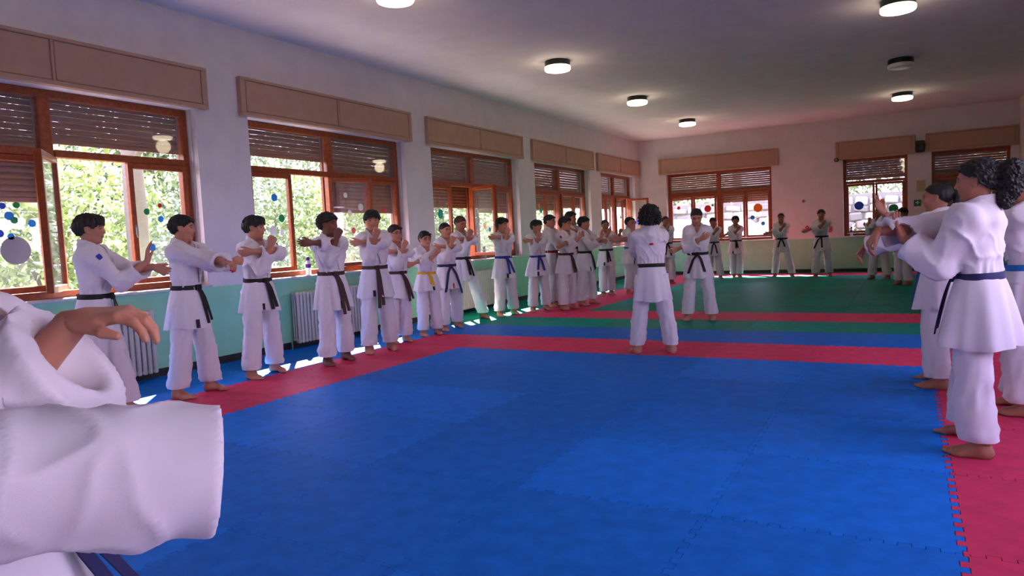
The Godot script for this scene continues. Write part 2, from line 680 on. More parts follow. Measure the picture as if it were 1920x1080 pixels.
func floor_and_shell() -> void:
	var st := new_st()
	span(st, Vector3(WX - TH, -0.4, BZ - TH), Vector3(RX + TH, -0.0205, FZ + TH), 0.0)
	var fl = struct(obj("floor", st, M.under), "floor laid with interlocking foam mats in blue, red and green")
	for r in range(-7, 18):
		for ix in range(-1, 10):
			var x0 := float(ix); var x1 := x0 + 1.0
			var z1 := -float(r); var z0 := z1 - 1.0
			var t := [true, true, true, true]   # edges z0, x1, z1, x0
			var part := false
			if ix == -1:
				x0 = WX + 0.012; t = [false, true, false, false]; part = true
			if ix == 9:
				x1 = RX - 0.012; t = [false, false, false, true]; part = true
			if r == 17:
				z0 = BZ + 0.012; t = [false, false, true, false] if not part else [false, false, false, false]
			if r == -7:
				z1 = FZ - 0.012; t = [true, false, false, false] if not part else [false, false, false, false]
			var o := inst("mat", mat_mesh(x1 - x0, z1 - z0, t), M["%s%d" % [mat_colour(ix, r), posmod(ix * 7 + r * 5 + ix * r, 3)]], fl, Vector3(x0, 0, z0))
	# ceiling
	st = new_st()
	span(st, Vector3(WX - TH, TOP, BZ - TH), Vector3(RX + TH, TOP + 0.3, FZ + TH), 0.0)
	struct(obj("ceiling", st, M.ceiling), "plain white plaster ceiling")
	wall_with_openings("wall_left", "white plaster wall with a row of windows over a green dado", left_openings)
	wall_with_openings("wall_back", "end wall with two windows and a closed shutter over a green dado", back_openings)
	wall_with_openings("wall_right", "white wall with large windows opposite the shuttered ones", right_openings)
	wall_with_openings("wall_front", "white wall with two added windows behind the class", added_front_openings)
	added_eave()

var left_openings := [[1.6, 4.7], [-2.205, 0.885], [-6.03, -2.94], [-9.83, -6.75], [-13.64, -10.56], [-17.0, -14.37]]
var back_openings := [[0.62, 3.56], [5.34, 6.82], [7.34, 8.96]]
var added_front_openings := [[0.5, 3.4], [5.7, 8.6]]  # unseen windows added to light the front of the class
var right_openings := [[1.7, 4.8], [-2.2, 0.9], [-6.0, -2.9], [-9.8, -6.7], [-13.6, -10.5]]

func wall_with_openings(called: String, label: String, openings: Array) -> void:
	var up := new_st()
	var low := new_st()
	var bas := new_st()
	var along_z := called == "wall_left" or called == "wall_right"
	var f := {"wall_left": [WX, -1.0, BZ - TH, FZ + TH], "wall_right": [RX, 1.0, BZ - TH, FZ + TH], "wall_back": [BZ, -1.0, WX, RX], "wall_front": [FZ, 1.0, WX, RX]}
	var face: float = f[called][0]
	var sg: float = f[called][1]
	var a: float = f[called][2]
	var b: float = f[called][3]
	var put := func(s: SurfaceTool, u0: float, u1: float, y0: float, y1: float, d0: float, d1: float) -> void:
		if along_z:
			span(s, Vector3(face + sg * d0, y0, u0), Vector3(face + sg * d1, y1, u1), 0.0)
		else:
			span(s, Vector3(u0, y0, face + sg * d0), Vector3(u1, y1, face + sg * d1), 0.0)
	var cuts := openings.duplicate()
	cuts.sort_custom(func(p, q): return p[0] < q[0])
	var u := a
	for c in cuts:
		put.call(up, u, c[0], DADO, TOP, 0.0, TH)
		put.call(up, c[0], c[1], 2.94, TOP, 0.0, TH)
		u = c[1]
	put.call(up, u, b, DADO, TOP, 0.0, TH)
	put.call(low, a, b, -0.02, DADO, 0.0, TH)
	put.call(bas, (BZ + 0.01) if along_z else WX, (FZ - 0.01) if along_z else RX, 0.0, 0.085, -0.011, 0.0)
	var w = struct(obj(called, up, M.wall), label)
	obj("dado", low, M.dado, w)
	struct(obj(called.replace("wall", "baseboard"), bas, M.base), "low black skirting board along the wall")

func added_eave() -> void:
	var st := new_st()
	span(st, Vector3(WX - TH - 1.42, 3.30, BZ - TH), Vector3(WX - TH, 3.48, FZ + TH), 0.01)  # slab added out of view to narrow the sun patches on the floor
	struct(obj("trim_1", st, M.render_out), "unseen concrete eave added above the windows to trim the sun")

const WINDOW_LABELS := ["unseen brown timber window added next to the one with the big grey dot", "timber window with the big grey dot and an opened casement", "timber window above the white bottle with one casement folded back", "timber window with the turquoise dot", "timber window with the orange dot between white piers", "corner timber window with a casement swung into the room", "end wall window with large orange and red dots", "narrow end wall window with large blue and green dots", "end wall window with its shutter fully closed", "half shuttered window in the wall across from the big grey dot", "first clear window in the wall behind the curly ponytail", "second clear window in the wall behind the curly ponytail", "nearly closed window in the right wall", "closed window in the right wall near the end wall", "added nearly closed window left of the double door", "added nearly closed window right of the double door"]

# one window, seen from inside: x to the right, y up, z into the room
func window(n: int, at: Vector3, turn: float, half: float, drops: Array, leaves: int, casing := [], sill_y := 0.935, opened := {}, dots := []) -> void:
	var w := Node3D.new()
	w.name = "window_%d" % n
	add_child(w)
	w.position = at
	w.rotation.y = turn
	struct(w, WINDOW_LABELS[n - 1])
	var zf := -0.195
	var top := 2.94
	var st := new_st()
	for s in [-1.0, 1.0]:
		bx(st, Vector3(s * (half - 0.035), (sill_y + top) * 0.5, zf), Vector3(0.07, top - sill_y, 0.075), 0.006)
	bx(st, Vector3(0, top - 0.04, zf), Vector3(half * 2 - 0.14, 0.08, 0.075), 0.006)
	bx(st, Vector3(0, sill_y + 0.035, zf), Vector3(half * 2 - 0.14, 0.07, 0.075), 0.006)
	var trans_y := 2.335
	var bays := drops.size()
	var bw := half * 2.0 / bays
	for b in bays - 1:
		bx(st, Vector3(-half + bw * (b + 1), (sill_y + top) * 0.5, zf), Vector3(0.12, top - sill_y - 0.15, 0.074), 0.006)
	for b in bays:
		bx(st, Vector3(-half + bw * (b + 0.5), trans_y, zf + 0.002), Vector3(bw - 0.13, 0.075, 0.076), 0.006)
	obj("frame", st, M.wood, w)
	for b in bays:
		var mid := -half + bw * (b + 0.5)
		var clear := bw - 0.13
		inst("pane", box_mesh(Vector3(clear, 0.49, 0.005), 0.0), M.glass, w, Vector3(mid, 2.62, zf))
		var lw := clear / leaves
		for l in leaves:
			var lx := mid - clear * 0.5 + lw * (l + 0.5)
			var y0 := sill_y + 0.072
			var hgt := trans_y - 0.04 - y0
			var ls := new_st()
			var key := "%d_%d" % [b, l]
			var hinge := -1.0 if l == 0 else 1.0
			# the sash hangs from its hinge
			for s in [0.03, lw - 0.033]:
				bx(ls, Vector3(-hinge * s, hgt * 0.5, 0.008), Vector3(0.058, hgt - 0.004, 0.06), 0.006)
			for yy in [0.032, hgt - 0.032]:
				bx(ls, Vector3(-hinge * lw * 0.5, yy, 0.008), Vector3(lw - 0.115, 0.06, 0.058), 0.006)
			var sash := obj("sash", ls, M.wood, w)
			sash.position = Vector3(lx + hinge * lw * 0.5, y0, zf + 0.03)
			sash.rotation.y = deg_to_rad(opened.get(key, 0.0))
			inst("pane", box_mesh(Vector3(lw - 0.11, hgt - 0.12, 0.005), 0.0), M.glass, sash, Vector3(-hinge * lw * 0.5, hgt * 0.5, 0.004))
			if l == leaves - 1:
				var hs := new_st()
				bx(hs, Vector3(-hinge * (lw - 0.033), hgt * 0.45, 0.045), Vector3(0.02, 0.10, 0.015), 0.004)
				bx(hs, Vector3(-hinge * (lw - 0.033), hgt * 0.45 - 0.03, 0.065), Vector3(0.018, 0.11, 0.018), 0.005)
				obj("handle", hs, M.steel, sash)
			for d in dots:
				if d[0] == key:
					var disc := inst("sticker", disc_mesh(d[4]), M["dot_" + d[3]], sash, Vector3(-hinge * lw * 0.5 + d[1], d[2] - y0, 0.0075))
					disc.set_meta("label", "round %s paper dot on the glass" % {"sky": "light blue", "teal": "turquoise"}.get(d[3], d[3]))
		# roller shutter outside the glass
		var low: float = drops[b]
		var bar := new_st()
		bx(bar, Vector3(mid, low + 0.02, -0.305), Vector3(bw - 0.07, 0.045, 0.018), 0.003)
		var sh := obj("shutter", bar, M.slat, w)
		var y := low + 0.072
		while y < 2.985:
			var tilt := inst("slat", slat_mesh(bw - 0.08), M.slat, sh, Vector3(mid, y, -0.305))
			y += 0.0583 if y < 2.44 else 0.0590
		var rail := new_st()
		for s in [-1.0, 1.0]:
			bx(rail, Vector3(mid + s * (bw * 0.5 - 0.02), (sill_y + 2.95) * 0.5, -0.30), Vector3(0.04, 2.95 - sill_y, 0.05), 0.004)
		obj("shutter_rail", rail, M.slat, w)
	# sill
	st = new_st()
	bx(st, Vector3(0, sill_y - 0.014, -0.06), Vector3(half * 2 - 0.002, 0.03, 0.20), 0.006)
	bx(st, Vector3(0, sill_y - 0.014, 0.03), Vector3(half * 2 + 0.06, 0.03, 0.032), 0.006)
	bx(st, Vector3(0, sill_y - 0.03, -0.33), Vector3(half * 2 - 0.002, 0.03, 0.20), 0.004)
	obj("sill", st, M.sill, w)
	# casing over the window
	if casing.size():
		var c0: float = casing[0]; var c1: float = casing[1]
		var parts: int = casing[2]
		st = new_st()
		span(st, Vector3(c0, 2.94, 0.0), Vector3(c1, 3.40, 0.058), 0.004)
		for e in [[c0, 2.94, c1, 2.985], [c0, 3.365, c1, 3.40]]:
			span(st, Vector3(e[0], e[1], 0.05), Vector3(e[2], e[3], 0.078), 0.004)
		var cw := (c1 - c0) / parts
		for k in parts + 1:
			var xx := clampf(c0 + cw * k, c0 + 0.035, c1 - 0.035)
			var hw := 0.035 if k == 0 or k == parts else 0.012
			span(st, Vector3(xx - hw, 2.985, 0.05), Vector3(xx + hw, 3.365, 0.074), 0.004)
		var cs := obj("shutter_casing", st, M.casing, w)
		for k in parts:
			var p0 := c0 + cw * k + (0.085 if k == 0 else 0.024)
			var p1 := c0 + cw * (k + 1) - (0.085 if k == parts - 1 else 0.024)
			inst("panel", box_mesh(Vector3(p1 - p0, 0.368, 0.02), 0.005), M.casing, cs, Vector3((p0 + p1) * 0.5, 3.175, 0.058))
	# winding strap on the right-hand reveal
	st = new_st()
	bx(st, Vector3(half - 0.006, 1.95, -0.085), Vector3(0.004, 1.98, 0.022), 0.001)
	var stp := obj("shutter_strap", st, M.strap, w)
	st = new_st()
	bx(st, Vector3(half - 0.012, 1.08, -0.085), Vector3(0.022, 0.20, 0.045), 0.004)
	obj("strap_winder", st, M.grey_plastic, w)

func disc_mesh(r: float) -> Mesh:
	var key := "disc %s" % r
	if not box_cache.has(key):
		var st := new_st()
		for k in 28:
			var a := TAU * k / 28; var b := TAU * (k + 1) / 28
			var p := Vector3(cos(a) * r, sin(a) * r, 0.0006); var q := Vector3(cos(b) * r, sin(b) * r, 0.0006)
			tri(st, Vector3(0, 0, 0.0006), p, q, Vector3.BACK)
			tri(st, p, q, q - Vector3(0, 0, 0.0012), p)
			tri(st, p, q - Vector3(0, 0, 0.0012), p - Vector3(0, 0, 0.0012), p)
			tri(st, Vector3(0, 0, -0.0006), p - Vector3(0, 0, 0.0012), q - Vector3(0, 0, 0.0012), Vector3.FORWARD)
		st.generate_normals()
		box_cache[key] = st.commit()
	return box_cache[key]

func slat_mesh(w: float) -> Mesh:
	var key := "slat %s" % w
	if not box_cache.has(key):
		var st := new_st()
		var prof := [Vector2(-0.0292, -0.006), Vector2(-0.021, 0.004), Vector2(-0.007, 0.0095), Vector2(0.007, 0.0095), Vector2(0.021, 0.004), Vector2(0.0292, -0.006), Vector2(0.024, -0.009), Vector2(-0.024, -0.009)]
		for k in prof.size():
			var p: Vector2 = prof[k]; var q: Vector2 = prof[(k + 1) % prof.size()]
			var o := Vector3(0, (p.x + q.x), (p.y + q.y) * 4.0)
			var a := Vector3(-w * 0.5, p.x, p.y); var b := Vector3(w * 0.5, p.x, p.y); var c := Vector3(w * 0.5, q.x, q.y); var d := Vector3(-w * 0.5, q.x, q.y)
			tri(st, a, b, c, o); tri(st, a, c, d, o)
		st.generate_normals()
		box_cache[key] = st.commit()
	return box_cache[key]

func windows() -> void:
	# left wall, from beside the camera towards the far corner
	var L := [
		[3.15, 1.545, [2.3, 2.3]],  # unseen window, continues the row, added for its light
		[-0.66, 1.545, [1.87, 2.45]],
		[-4.485, 1.545, [2.52, 1.80]],
		[-8.29, 1.54, [1.91, 1.83]],
		[-12.10, 1.54, [1.91, 1.97]],
		[-15.685, 1.315, [1.98, 2.05]]]
	var dots := [[],
		# key (bay_leaf), x from the leaf's middle, height, colour, radius
		[["0_1", -0.02, 1.82, "blue", 0.03], ["0_1", 0.10, 1.83, "green", 0.03], ["0_1", 0.03, 1.73, "sky", 0.04], ["0_1", 0.07, 1.69, "green", 0.032], ["0_1", 0.22, 1.66, "sky", 0.035], ["0_1", -0.06, 1.57, "blue", 0.035], ["0_1", 0.03, 1.54, "sky", 0.03], ["0_1", 0.06, 1.41, "grey", 0.13],
		 ["1_1", -0.16, 1.78, "green", 0.035], ["1_1", 0.0, 1.70, "sky", 0.035], ["1_1", -0.13, 1.39, "sky", 0.04], ["1_1", 0.0, 1.85, "red", 0.025]],
		[["0_0", 0.06, 1.98, "sky", 0.05], ["0_0", 0.16, 1.71, "green", 0.05], ["0_0", 0.0, 1.55, "white", 0.06], ["0_0", 0.15, 1.52, "white", 0.035],
		 ["1_0", -0.14, 2.05, "white", 0.04], ["1_0", 0.18, 1.88, "white", 0.055], ["1_0", -0.07, 1.79, "white", 0.045], ["1_0", -0.01, 1.53, "red", 0.045], ["1_0", 0.04, 1.29, "white", 0.04], ["1_1", 0.0, 1.84, "red", 0.035]],
		[["0_0", 0.0, 1.79, "teal", 0.085], ["0_0", 0.05, 1.36, "blue", 0.05], ["0_1", 0.0, 1.55, "red", 0.04], ["1_0", 0.12, 1.5, "sky", 0.05]],
		[["0_0", 0.12, 1.9, "teal", 0.07], ["0_0", 0.05, 2.0, "orange", 0.05], ["0_1", 0.1, 1.6, "red", 0.05], ["1_1", 0.0, 1.62, "sky", 0.04]],
		[["0_0", 0.0, 1.35, "purple", 0.07], ["0_1", 0.0, 1.42, "blue", 0.08], ["1_0", 0.1, 1.75, "teal", 0.06], ["1_1", 0.1, 1.6, "blue", 0.07]]]
	var opened := [{}, {"1_0": -128.0}, {"0_1": 160.0}, {"0_1": 70.0, "1_0": 0.0}, {}, {"1_1": 92.0}]
	for k in L.size():
		var h: float = L[k][1]
		var c0 := -1.68
		var c1 := 1.68
		if k == 5:
			c0 = -1.62; c1 = 1.68
		window(k + 1, Vector3(WX, 0, L[k][0]), PI / 2, h, L[k][2], 2, [c0, c1, 2], 0.935, opened[k], dots[k])
	# end wall
	window(7, Vector3(2.09, 0, BZ), 0.0, 1.47, [2.17, 2.02], 2, [-1.68, 1.66, 2], 0.935, {},
		[["0_0", -0.1, 1.95, "red", 0.05], ["0_1", 0.08, 1.88, "red", 0.10], ["0_1", 0.22, 1.97, "teal", 0.035], ["0_1", 0.22, 1.44, "green", 0.09], ["1_1", 0.0, 1.82, "orange", 0.12], ["1_1", -0.15, 1.56, "sky", 0.06], ["1_1", 0.13, 1.38, "sky", 0.055]])
	window(8, Vector3(6.08, 0, BZ), 0.0, 0.74, [2.40], 2, [-0.90, 0.91, 1], 0.935, {},
		[["0_0", -0.04, 1.72, "blue", 0.11], ["0_1", -0.18, 1.81, "orange", 0.05], ["0_1", 0.08, 1.60, "green", 0.11]])
	window(9, Vector3(8.15, 0, BZ), 0.0, 0.81, [0.96], 2, [-0.94, 0.96, 1], 0.935)
	# right wall, out of view, shutter heights chosen to shape the light
	for k in right_openings.size():
		var o: Array = right_openings[k]
		window(10 + k, Vector3(RX, 0, (o[0] + o[1]) * 0.5), -PI / 2, (o[1] - o[0]) * 0.5, [[2.2, 1.8], [2.85, 2.85], [2.4, 1.7], [1.0, 1.0], [0.96, 0.96]][k], 2, [-1.68, 1.68, 2])

	for k in added_front_openings.size():
		var o: Array = added_front_openings[k]
		window(15 + k, Vector3((o[0] + o[1]) * 0.5, 0, FZ), PI, (o[1] - o[0]) * 0.5, [1.2, 1.2], 2, [-1.6, 1.6, 2])

func radiator(z0: float, sections: int, label: String) -> void:
	var r := thing("radiator", label, "radiator", Vector3(-0.135, 0, z0), 0.0)
	var st := new_st()
	bx(st, Vector3(0, 0.40, 0), Vector3(0.022, 0.64, 0.046), 0.008)
	bx(st, Vector3(0.045, 0.40, 0), Vector3(0.022, 0.66, 0.046), 0.009)
	bx(st, Vector3(-0.035, 0.40, 0), Vector3(0.02, 0.66, 0.046), 0.009)
	for y in [0.10, 0.71]:
		bx(st, Vector3(0.003, y, 0), Vector3(0.10, 0.05, 0.058), 0.012)
	st.generate_normals()
	var m := st.commit()
	for k in sections:
		inst("section", m, M.metal_white, r, Vector3(0, 0, -0.06 * k))
	st = new_st()
	bx(st, Vector3(0.0, 0.095, 0.06), Vector3(0.03, 0.03, 0.10), 0.01)
	bx(st, Vector3(0.0, 0.05, 0.10), Vector3(0.022, 0.10, 0.022), 0.006)
	obj("pipe", st, M.steel, r)
	st = new_st()
	bx(st, Vector3(0.035, 0.095, 0.085), Vector3(0.05, 0.035, 0.035), 0.012)
	obj("valve", st, M.black, r)
	for k in [2, sections - 3]:
		st = new_st()
		bx(st, Vector3(-0.055, 0.62, -0.06 * k), Vector3(0.06, 0.03, 0.02), 0.004)
		obj("bracket", st, M.steel, r)

func lamp(at: Vector3, lit: bool, label: String) -> void:
	var t := thing("ceiling_lamp", label, "lamp", at, 0.0, "round ceiling lamps")
	inst("rim", lathe([Vector2(0, 0), Vector2(0.185, 0), Vector2(0.195, -0.012), Vector2(0.195, -0.078), Vector2(0.18, -0.082), Vector2(0, -0.082)], 36), M.lamp_rim, t)
	inst("glass", lathe([Vector2(0, -0.08), Vector2(0.188, -0.08), Vector2(0.200, -0.088), Vector2(0.200, -0.125), Vector2(0.19, -0.142), Vector2(0.15, -0.152), Vector2(0.09, -0.156), Vector2(0, -0.157)], 36), M.lamp_on if lit else M.lamp_glass, t)
	if lit:
		var a := OmniLight3D.new()
		a.name = "lamp_light"
		a.light_color = Color(1.0, 0.92, 0.78)
		a.light_energy = LAMP_ENERGY
		a.light_size = 0.15
		a.omni_range = 30.0
		a.omni_attenuation = 2.0
		a.shadow_enabled = true
		a.position = Vector3(0, -0.30, 0)
		t.add_child(a)

const LAMP_ENERGY := 0.055

func bottle(at: Vector3, h: float, body: Material, cap_m: Material, label: String) -> void:
	var t := thing("bottle", label, "bottle", at, 0.0, "drink bottles on the window sills")
	var r := h * 0.145
	inst("body", lathe([Vector2(0, 0.0), Vector2(r * 0.9, 0.0), Vector2(r, h * 0.03), Vector2(r, h * 0.62), Vector2(r * 0.85, h * 0.72), Vector2(r * 0.6, h * 0.8), Vector2(0, h * 0.8)], 20), body, t)
	inst("cap", lathe([Vector2(0, h * 0.79), Vector2(r * 0.75, h * 0.79), Vector2(r * 0.75, h * 0.93), Vector2(r * 0.5, h), Vector2(0, h)], 20), cap_m, t)
	inst("band", lathe([Vector2(r * 1.01, h * 0.60), Vector2(r * 1.015, h * 0.605), Vector2(r * 1.015, h * 0.40), Vector2(r * 1.01, h * 0.395)], 20), cap_m, t)

func red_hook(at: Vector3, turn: float, label: String) -> void:
	var t := thing("wall_hook", label, "hook", at, turn, "red flower shaped wall hooks")
	var acc := Acc.new()
	for k in 2:
		var rings := []
		for a in 40:
			var th := TAU * a / 40
			var wob := 1.0 + 0.14 * cos(th * 7.0)
			var ring := PackedVector3Array()
			for b in 8:
				var ph := TAU * b / 8
				var rr := 0.034 * wob + cos(ph) * 0.014
				ring.append(Vector3(cos(th) * rr, sin(th) * rr + (0.038 if k == 0 else -0.038), 0.014 + sin(ph) * 0.011))
			rings.append(ring)
		rings.append(rings[0])
		acc.grid(rings, true)
	inst("petal_ring", acc.mesh(), M.red_plastic, t)
	inst("peg", lathe([Vector2(0, 0), Vector2(0.012, 0), Vector2(0.010, 0.03), Vector2(0.016, 0.035), Vector2(0.016, 0.045), Vector2(0, 0.05)], 14), M.red_plastic, t).rotation.x = PI / 2

func fittings() -> void:
	radiator(-0.25, 20, "cream column radiator under the window with the big grey dot")
	radiator(-3.42, 26, "cream column radiator under the sill with the white bottle")
	radiator(-7.05, 24, "cream column radiator behind the bald man with black belt")
	radiator(-11.0, 20, "cream column radiator under the window with the orange dot")
	var zs := [0.75, -2.96, -6.93, -10.62, -14.3]
	for k in 5:
		var nth: String = ["fifth", "fourth", "third", "second", "first"][k]
		lamp(Vector3(2.12, TOP, zs[k]), true, "lit ceiling lamp, %s from the end wall in the shuttered window row" % nth)
		lamp(Vector3(6.73, TOP, zs[k]), k != 3, "unlit round ceiling lamp between two lit ones" if k == 3 else "lit ceiling lamp, %s from the end wall in the unlit lamp's row" % nth)
	bottle(Vector3(-0.30, 0.936, -3.85), 0.25, M.white_plastic, M.purple_plastic, "white bottle with a purple cap on the sill behind a boy")
	bottle(Vector3(-0.28, 0.936, -8.42), 0.24, M.grey_plastic, M.black, "dark grey bottle on the sill beside the bald man with black belt")
	bottle(Vector3(-0.28, 0.936, -11.05), 0.26, M.white_plastic, M.white_plastic, "all white bottle on the sill of the orange dot window")
	bottle(Vector3(5.52, 0.936, BZ - 0.07), 0.24, M.white_plastic, M.purple_plastic, "pale bottle with purple cap below the big blue dot")
	bottle(Vector3(5.95, 0.936, BZ - 0.07), 0.22, M.purple_plastic, M.purple_plastic, "all purple bottle on the end wall window sill")
	red_hook(Vector3(WX, 1.14, -2.55), PI / 2, "red flower shaped hook on the pier between two windows")
	red_hook(Vector3(3.93, 1.15, BZ), 0.0, "red hook on the end wall next to the window with the orange dot")
	red_hook(Vector3(4.45, 1.17, BZ), 0.0, "middle one of three red hooks on the end wall")
	red_hook(Vector3(5.02, 1.14, BZ), 0.0, "red hook on the end wall next to the window with the big blue dot")
	# loudspeakers, sensor, notice, emergency sign
	var s := thing("loudspeaker", "black box loudspeaker high between the end wall window and the closed shutter", "loudspeaker", Vector3(7.09, 3.09, BZ))
	var st := new_st()
	bx(st, Vector3(0, 0, 0.14), Vector3(0.19, 0.27, 0.17), 0.012)
	obj("cabinet", st, M.black, s)
	st = new_st()
	bx(st, Vector3(0, 0, 0.03), Vector3(0.06, 0.08, 0.06), 0.006)
	obj("bracket", st, M.steel, s)
	var cone := inst("cone", lathe([Vector2(0.07, 0.0), Vector2(0.078, 0.004), Vector2(0.07, 0.006), Vector2(0.03, -0.004), Vector2(0, -0.002)], 24), M.black, s, Vector3(0, -0.04, 0.226))
	cone.rotation.x = PI / 2
	s = thing("security_camera", "small black camera on the casing corner of the end wall window", "camera", Vector3(5.20, 2.93, BZ + 0.08))
	st = new_st()
	bx(st, Vector3(0, 0, 0.07), Vector3(0.10, 0.09, 0.14), 0.02)
	obj("housing", st, M.black, s)
	inst("lens", lathe([Vector2(0, 0), Vector2(0.03, 0), Vector2(0.03, 0.02), Vector2(0, 0.024)], 18), M.steel, s, Vector3(0, 0, 0.138)).rotation.x = PI / 2
	st = new_st()
	bx(st, Vector3(0.03, 0, -0.01), Vector3(0.03, 0.05, 0.12), 0.004)
	obj("bracket", st, M.black, s)
	s = thing("wall_sensor", "small round grey fitting on the bare part of the end wall", "sensor", Vector3(4.37, 1.92, BZ))
	inst("dome", lathe([Vector2(0, 0.03), Vector2(0.02, 0.028), Vector2(0.038, 0.016), Vector2(0.042, 0.0), Vector2(0, 0)], 20), M.grey_plastic, s).rotation.x = PI / 2
	inst("button", lathe([Vector2(0, 0.042), Vector2(0.012, 0.04), Vector2(0.014, 0.026), Vector2(0, 0.02)], 14), M.black, s).rotation.x = PI / 2
	s = thing("notice", "yellowish paper notice on the end wall below the loudspeaker", "notice", Vector3(7.11, 2.12, BZ))
	inst("sheet", box_mesh(Vector3(0.20, 0.29, 0.002), 0.0), M.paper, s, Vector3(0, 0, 0.003))
	st = new_st()
	for k in 9:
		bx(st, Vector3(-0.012 * (k % 3), 0.11 - 0.026 * k, 0.0045), Vector3(0.15 - 0.025 * (k % 3), 0.006, 0.0008), 0.0)
	obj("text_line", st, M.grey_plastic, s)
	s = thing("emergency_sign", "small green emergency sign on the end wall under the paper notice", "sign", Vector3(7.03, 1.70, BZ))
	inst("plate", box_mesh(Vector3(0.16, 0.16, 0.006), 0.002), M.exit_green, s, Vector3(0, 0, 0.004))
	st = new_st()
	bx(st, Vector3(0, 0.01, 0.0075), Vector3(0.02, 0.09, 0.001), 0.0)
	bx(st, Vector3(0, 0.01, 0.0076), Vector3(0.09, 0.02, 0.001), 0.0)
	obj("pictogram", st, M.white_plastic, s)
	# door behind the class
	var d := Node3D.new()
	d.name = "door_1"
	add_child(d)
	struct(d, "plain timber double door in the wall behind")
	d.position = Vector3(4.55, 0, FZ)
	d.rotation.y = PI
	st = new_st()
	for x in [-0.95, 0.95]:
		bx(st, Vector3(x, 1.08, 0.03), Vector3(0.10, 2.16, 0.06), 0.006)
	bx(st, Vector3(0, 2.11, 0.03), Vector3(1.80, 0.10, 0.06), 0.006)
	obj("door_frame", st, M.wood, d)
	for x in [-0.45, 0.45]:
		st = new_st()
		bx(st, Vector3(x, 1.03, 0.022), Vector3(0.89, 2.04, 0.04), 0.006)
		var leafd := obj("door_leaf", st, M.door_wood, d)
		st = new_st()
		bx(st, Vector3(x * 0.2, 1.02, 0.06), Vector3(0.02, 0.02, 0.05), 0.005)
		bx(st, Vector3(x * 0.3, 1.02, 0.085), Vector3(0.11, 0.02, 0.018), 0.005)
		obj("door_handle", st, M.steel, leafd)

# ------------------------------------------------------------------ outdoors
func leaf_mesh(size: float) -> Mesh:
	var st := new_st()
	var w := size * 0.26
	var p := [Vector3(0, 0, 0), Vector3(-w, size * 0.45, size * 0.05), Vector3(0, size, -size * 0.10), Vector3(w, size * 0.45, size * 0.05), Vector3(0, size * 0.45, 0.0)]
	tri(st, p[0], p[1], p[4], Vector3.BACK); tri(st, p[1], p[2], p[4], Vector3.BACK); tri(st, p[2], p[3], p[4], Vector3.BACK); tri(st, p[3], p[0], p[4], Vector3.BACK)
	st.generate_normals()
	return st.commit()

func shrub(called: String, label: String, cat: String, at: Vector3, blobs: Array, count: int, leaf: Mesh, tones: Array, trunk_h: float, trunk_r: float) -> void:
	var t := thing(called, label, cat, at)
	var acc := Acc.new()
	var rings := []
	for k in 8:
		var y := trunk_h * k / 7.0
		var ring := PackedVector3Array()
		for b in 10:
			var a := TAU * b / 10
			var r := trunk_r * (1.25 - 0.7 * k / 7.0) * (1.0 + 0.1 * sin(a * 3 + k))
			ring.append(Vector3(cos(a) * r + 0.05 * sin(k * 1.3), y, sin(a) * r + 0.05 * cos(k * 1.7)))
		rings.append(ring)
	acc.grid(rings, true)
	inst("trunk", acc.mesh(), M.bark, t)
	# a few boughs reaching into the leaves
	for b in blobs:
		var ba := Acc.new()
		var rr := []
		var s := Vector3(0, trunk_h * 0.6, 0)
		var e: Vector3 = b[0]
		for k in 5:
			var c := s.lerp(e, k / 4.0)
			var ring := PackedVector3Array()
			for q in 6:
				var a := TAU * q / 6
				ring.append(c + Vector3(cos(a), 0.3 * sin(a), sin(a)) * trunk_r * (0.45 - 0.09 * k))
			rr.append(ring)
		ba.grid(rr, true)
		inst("bough", ba.mesh(), M.bark, t)
	var mm := MultiMesh.new()
	mm.transform_format = MultiMesh.TRANSFORM_3D
	mm.use_colors = true
	mm.mesh = leaf
	mm.instance_count = count
	var vol := 0.0
	for b in blobs:
		vol += b[1].x * b[1].y
	var n := 0
	for b in blobs:
		var share := int(round(count * b[1].x * b[1].y / vol))
		for k in share:
			if n >= count:
				break
			var d := Vector3(rng.randfn(), rng.randfn(), rng.randfn()).normalized()
			var rad := pow(rng.randf(), 0.28)
			var clump := 1.0 + 0.22 * fold_noise.get_noise_3dv((b[0] + d * 1.5) * 2.2 + at)
			var p: Vector3 = b[0] + d * b[1] * rad * clump
			var basis := Basis.from_euler(Vector3(rng.randf_range(-1.2, 1.2), rng.randf() * TAU, rng.randf_range(-1.4, 1.4))).scaled(Vector3.ONE * rng.randf_range(0.6, 1.25))
			mm.set_instance_transform(n, Transform3D(basis, p))
			mm.set_instance_color(n, tones[rng.randi() % tones.size()])
			n += 1
	mm.visible_instance_count = n
	if n < count:
		for k in range(n, count):
			mm.set_instance_transform(k, Transform3D(Basis.from_scale(Vector3.ONE * 0.5), blobs[0][0]))
			mm.set_instance_color(k, tones[0])
		mm.visible_instance_count = count
	var f := MultiMeshInstance3D.new()
	f.name = "foliage"
	f.multimesh = mm
	f.material_override = M.leaf
	f.set_meta("kind", "stuff")
	t.add_child(f)

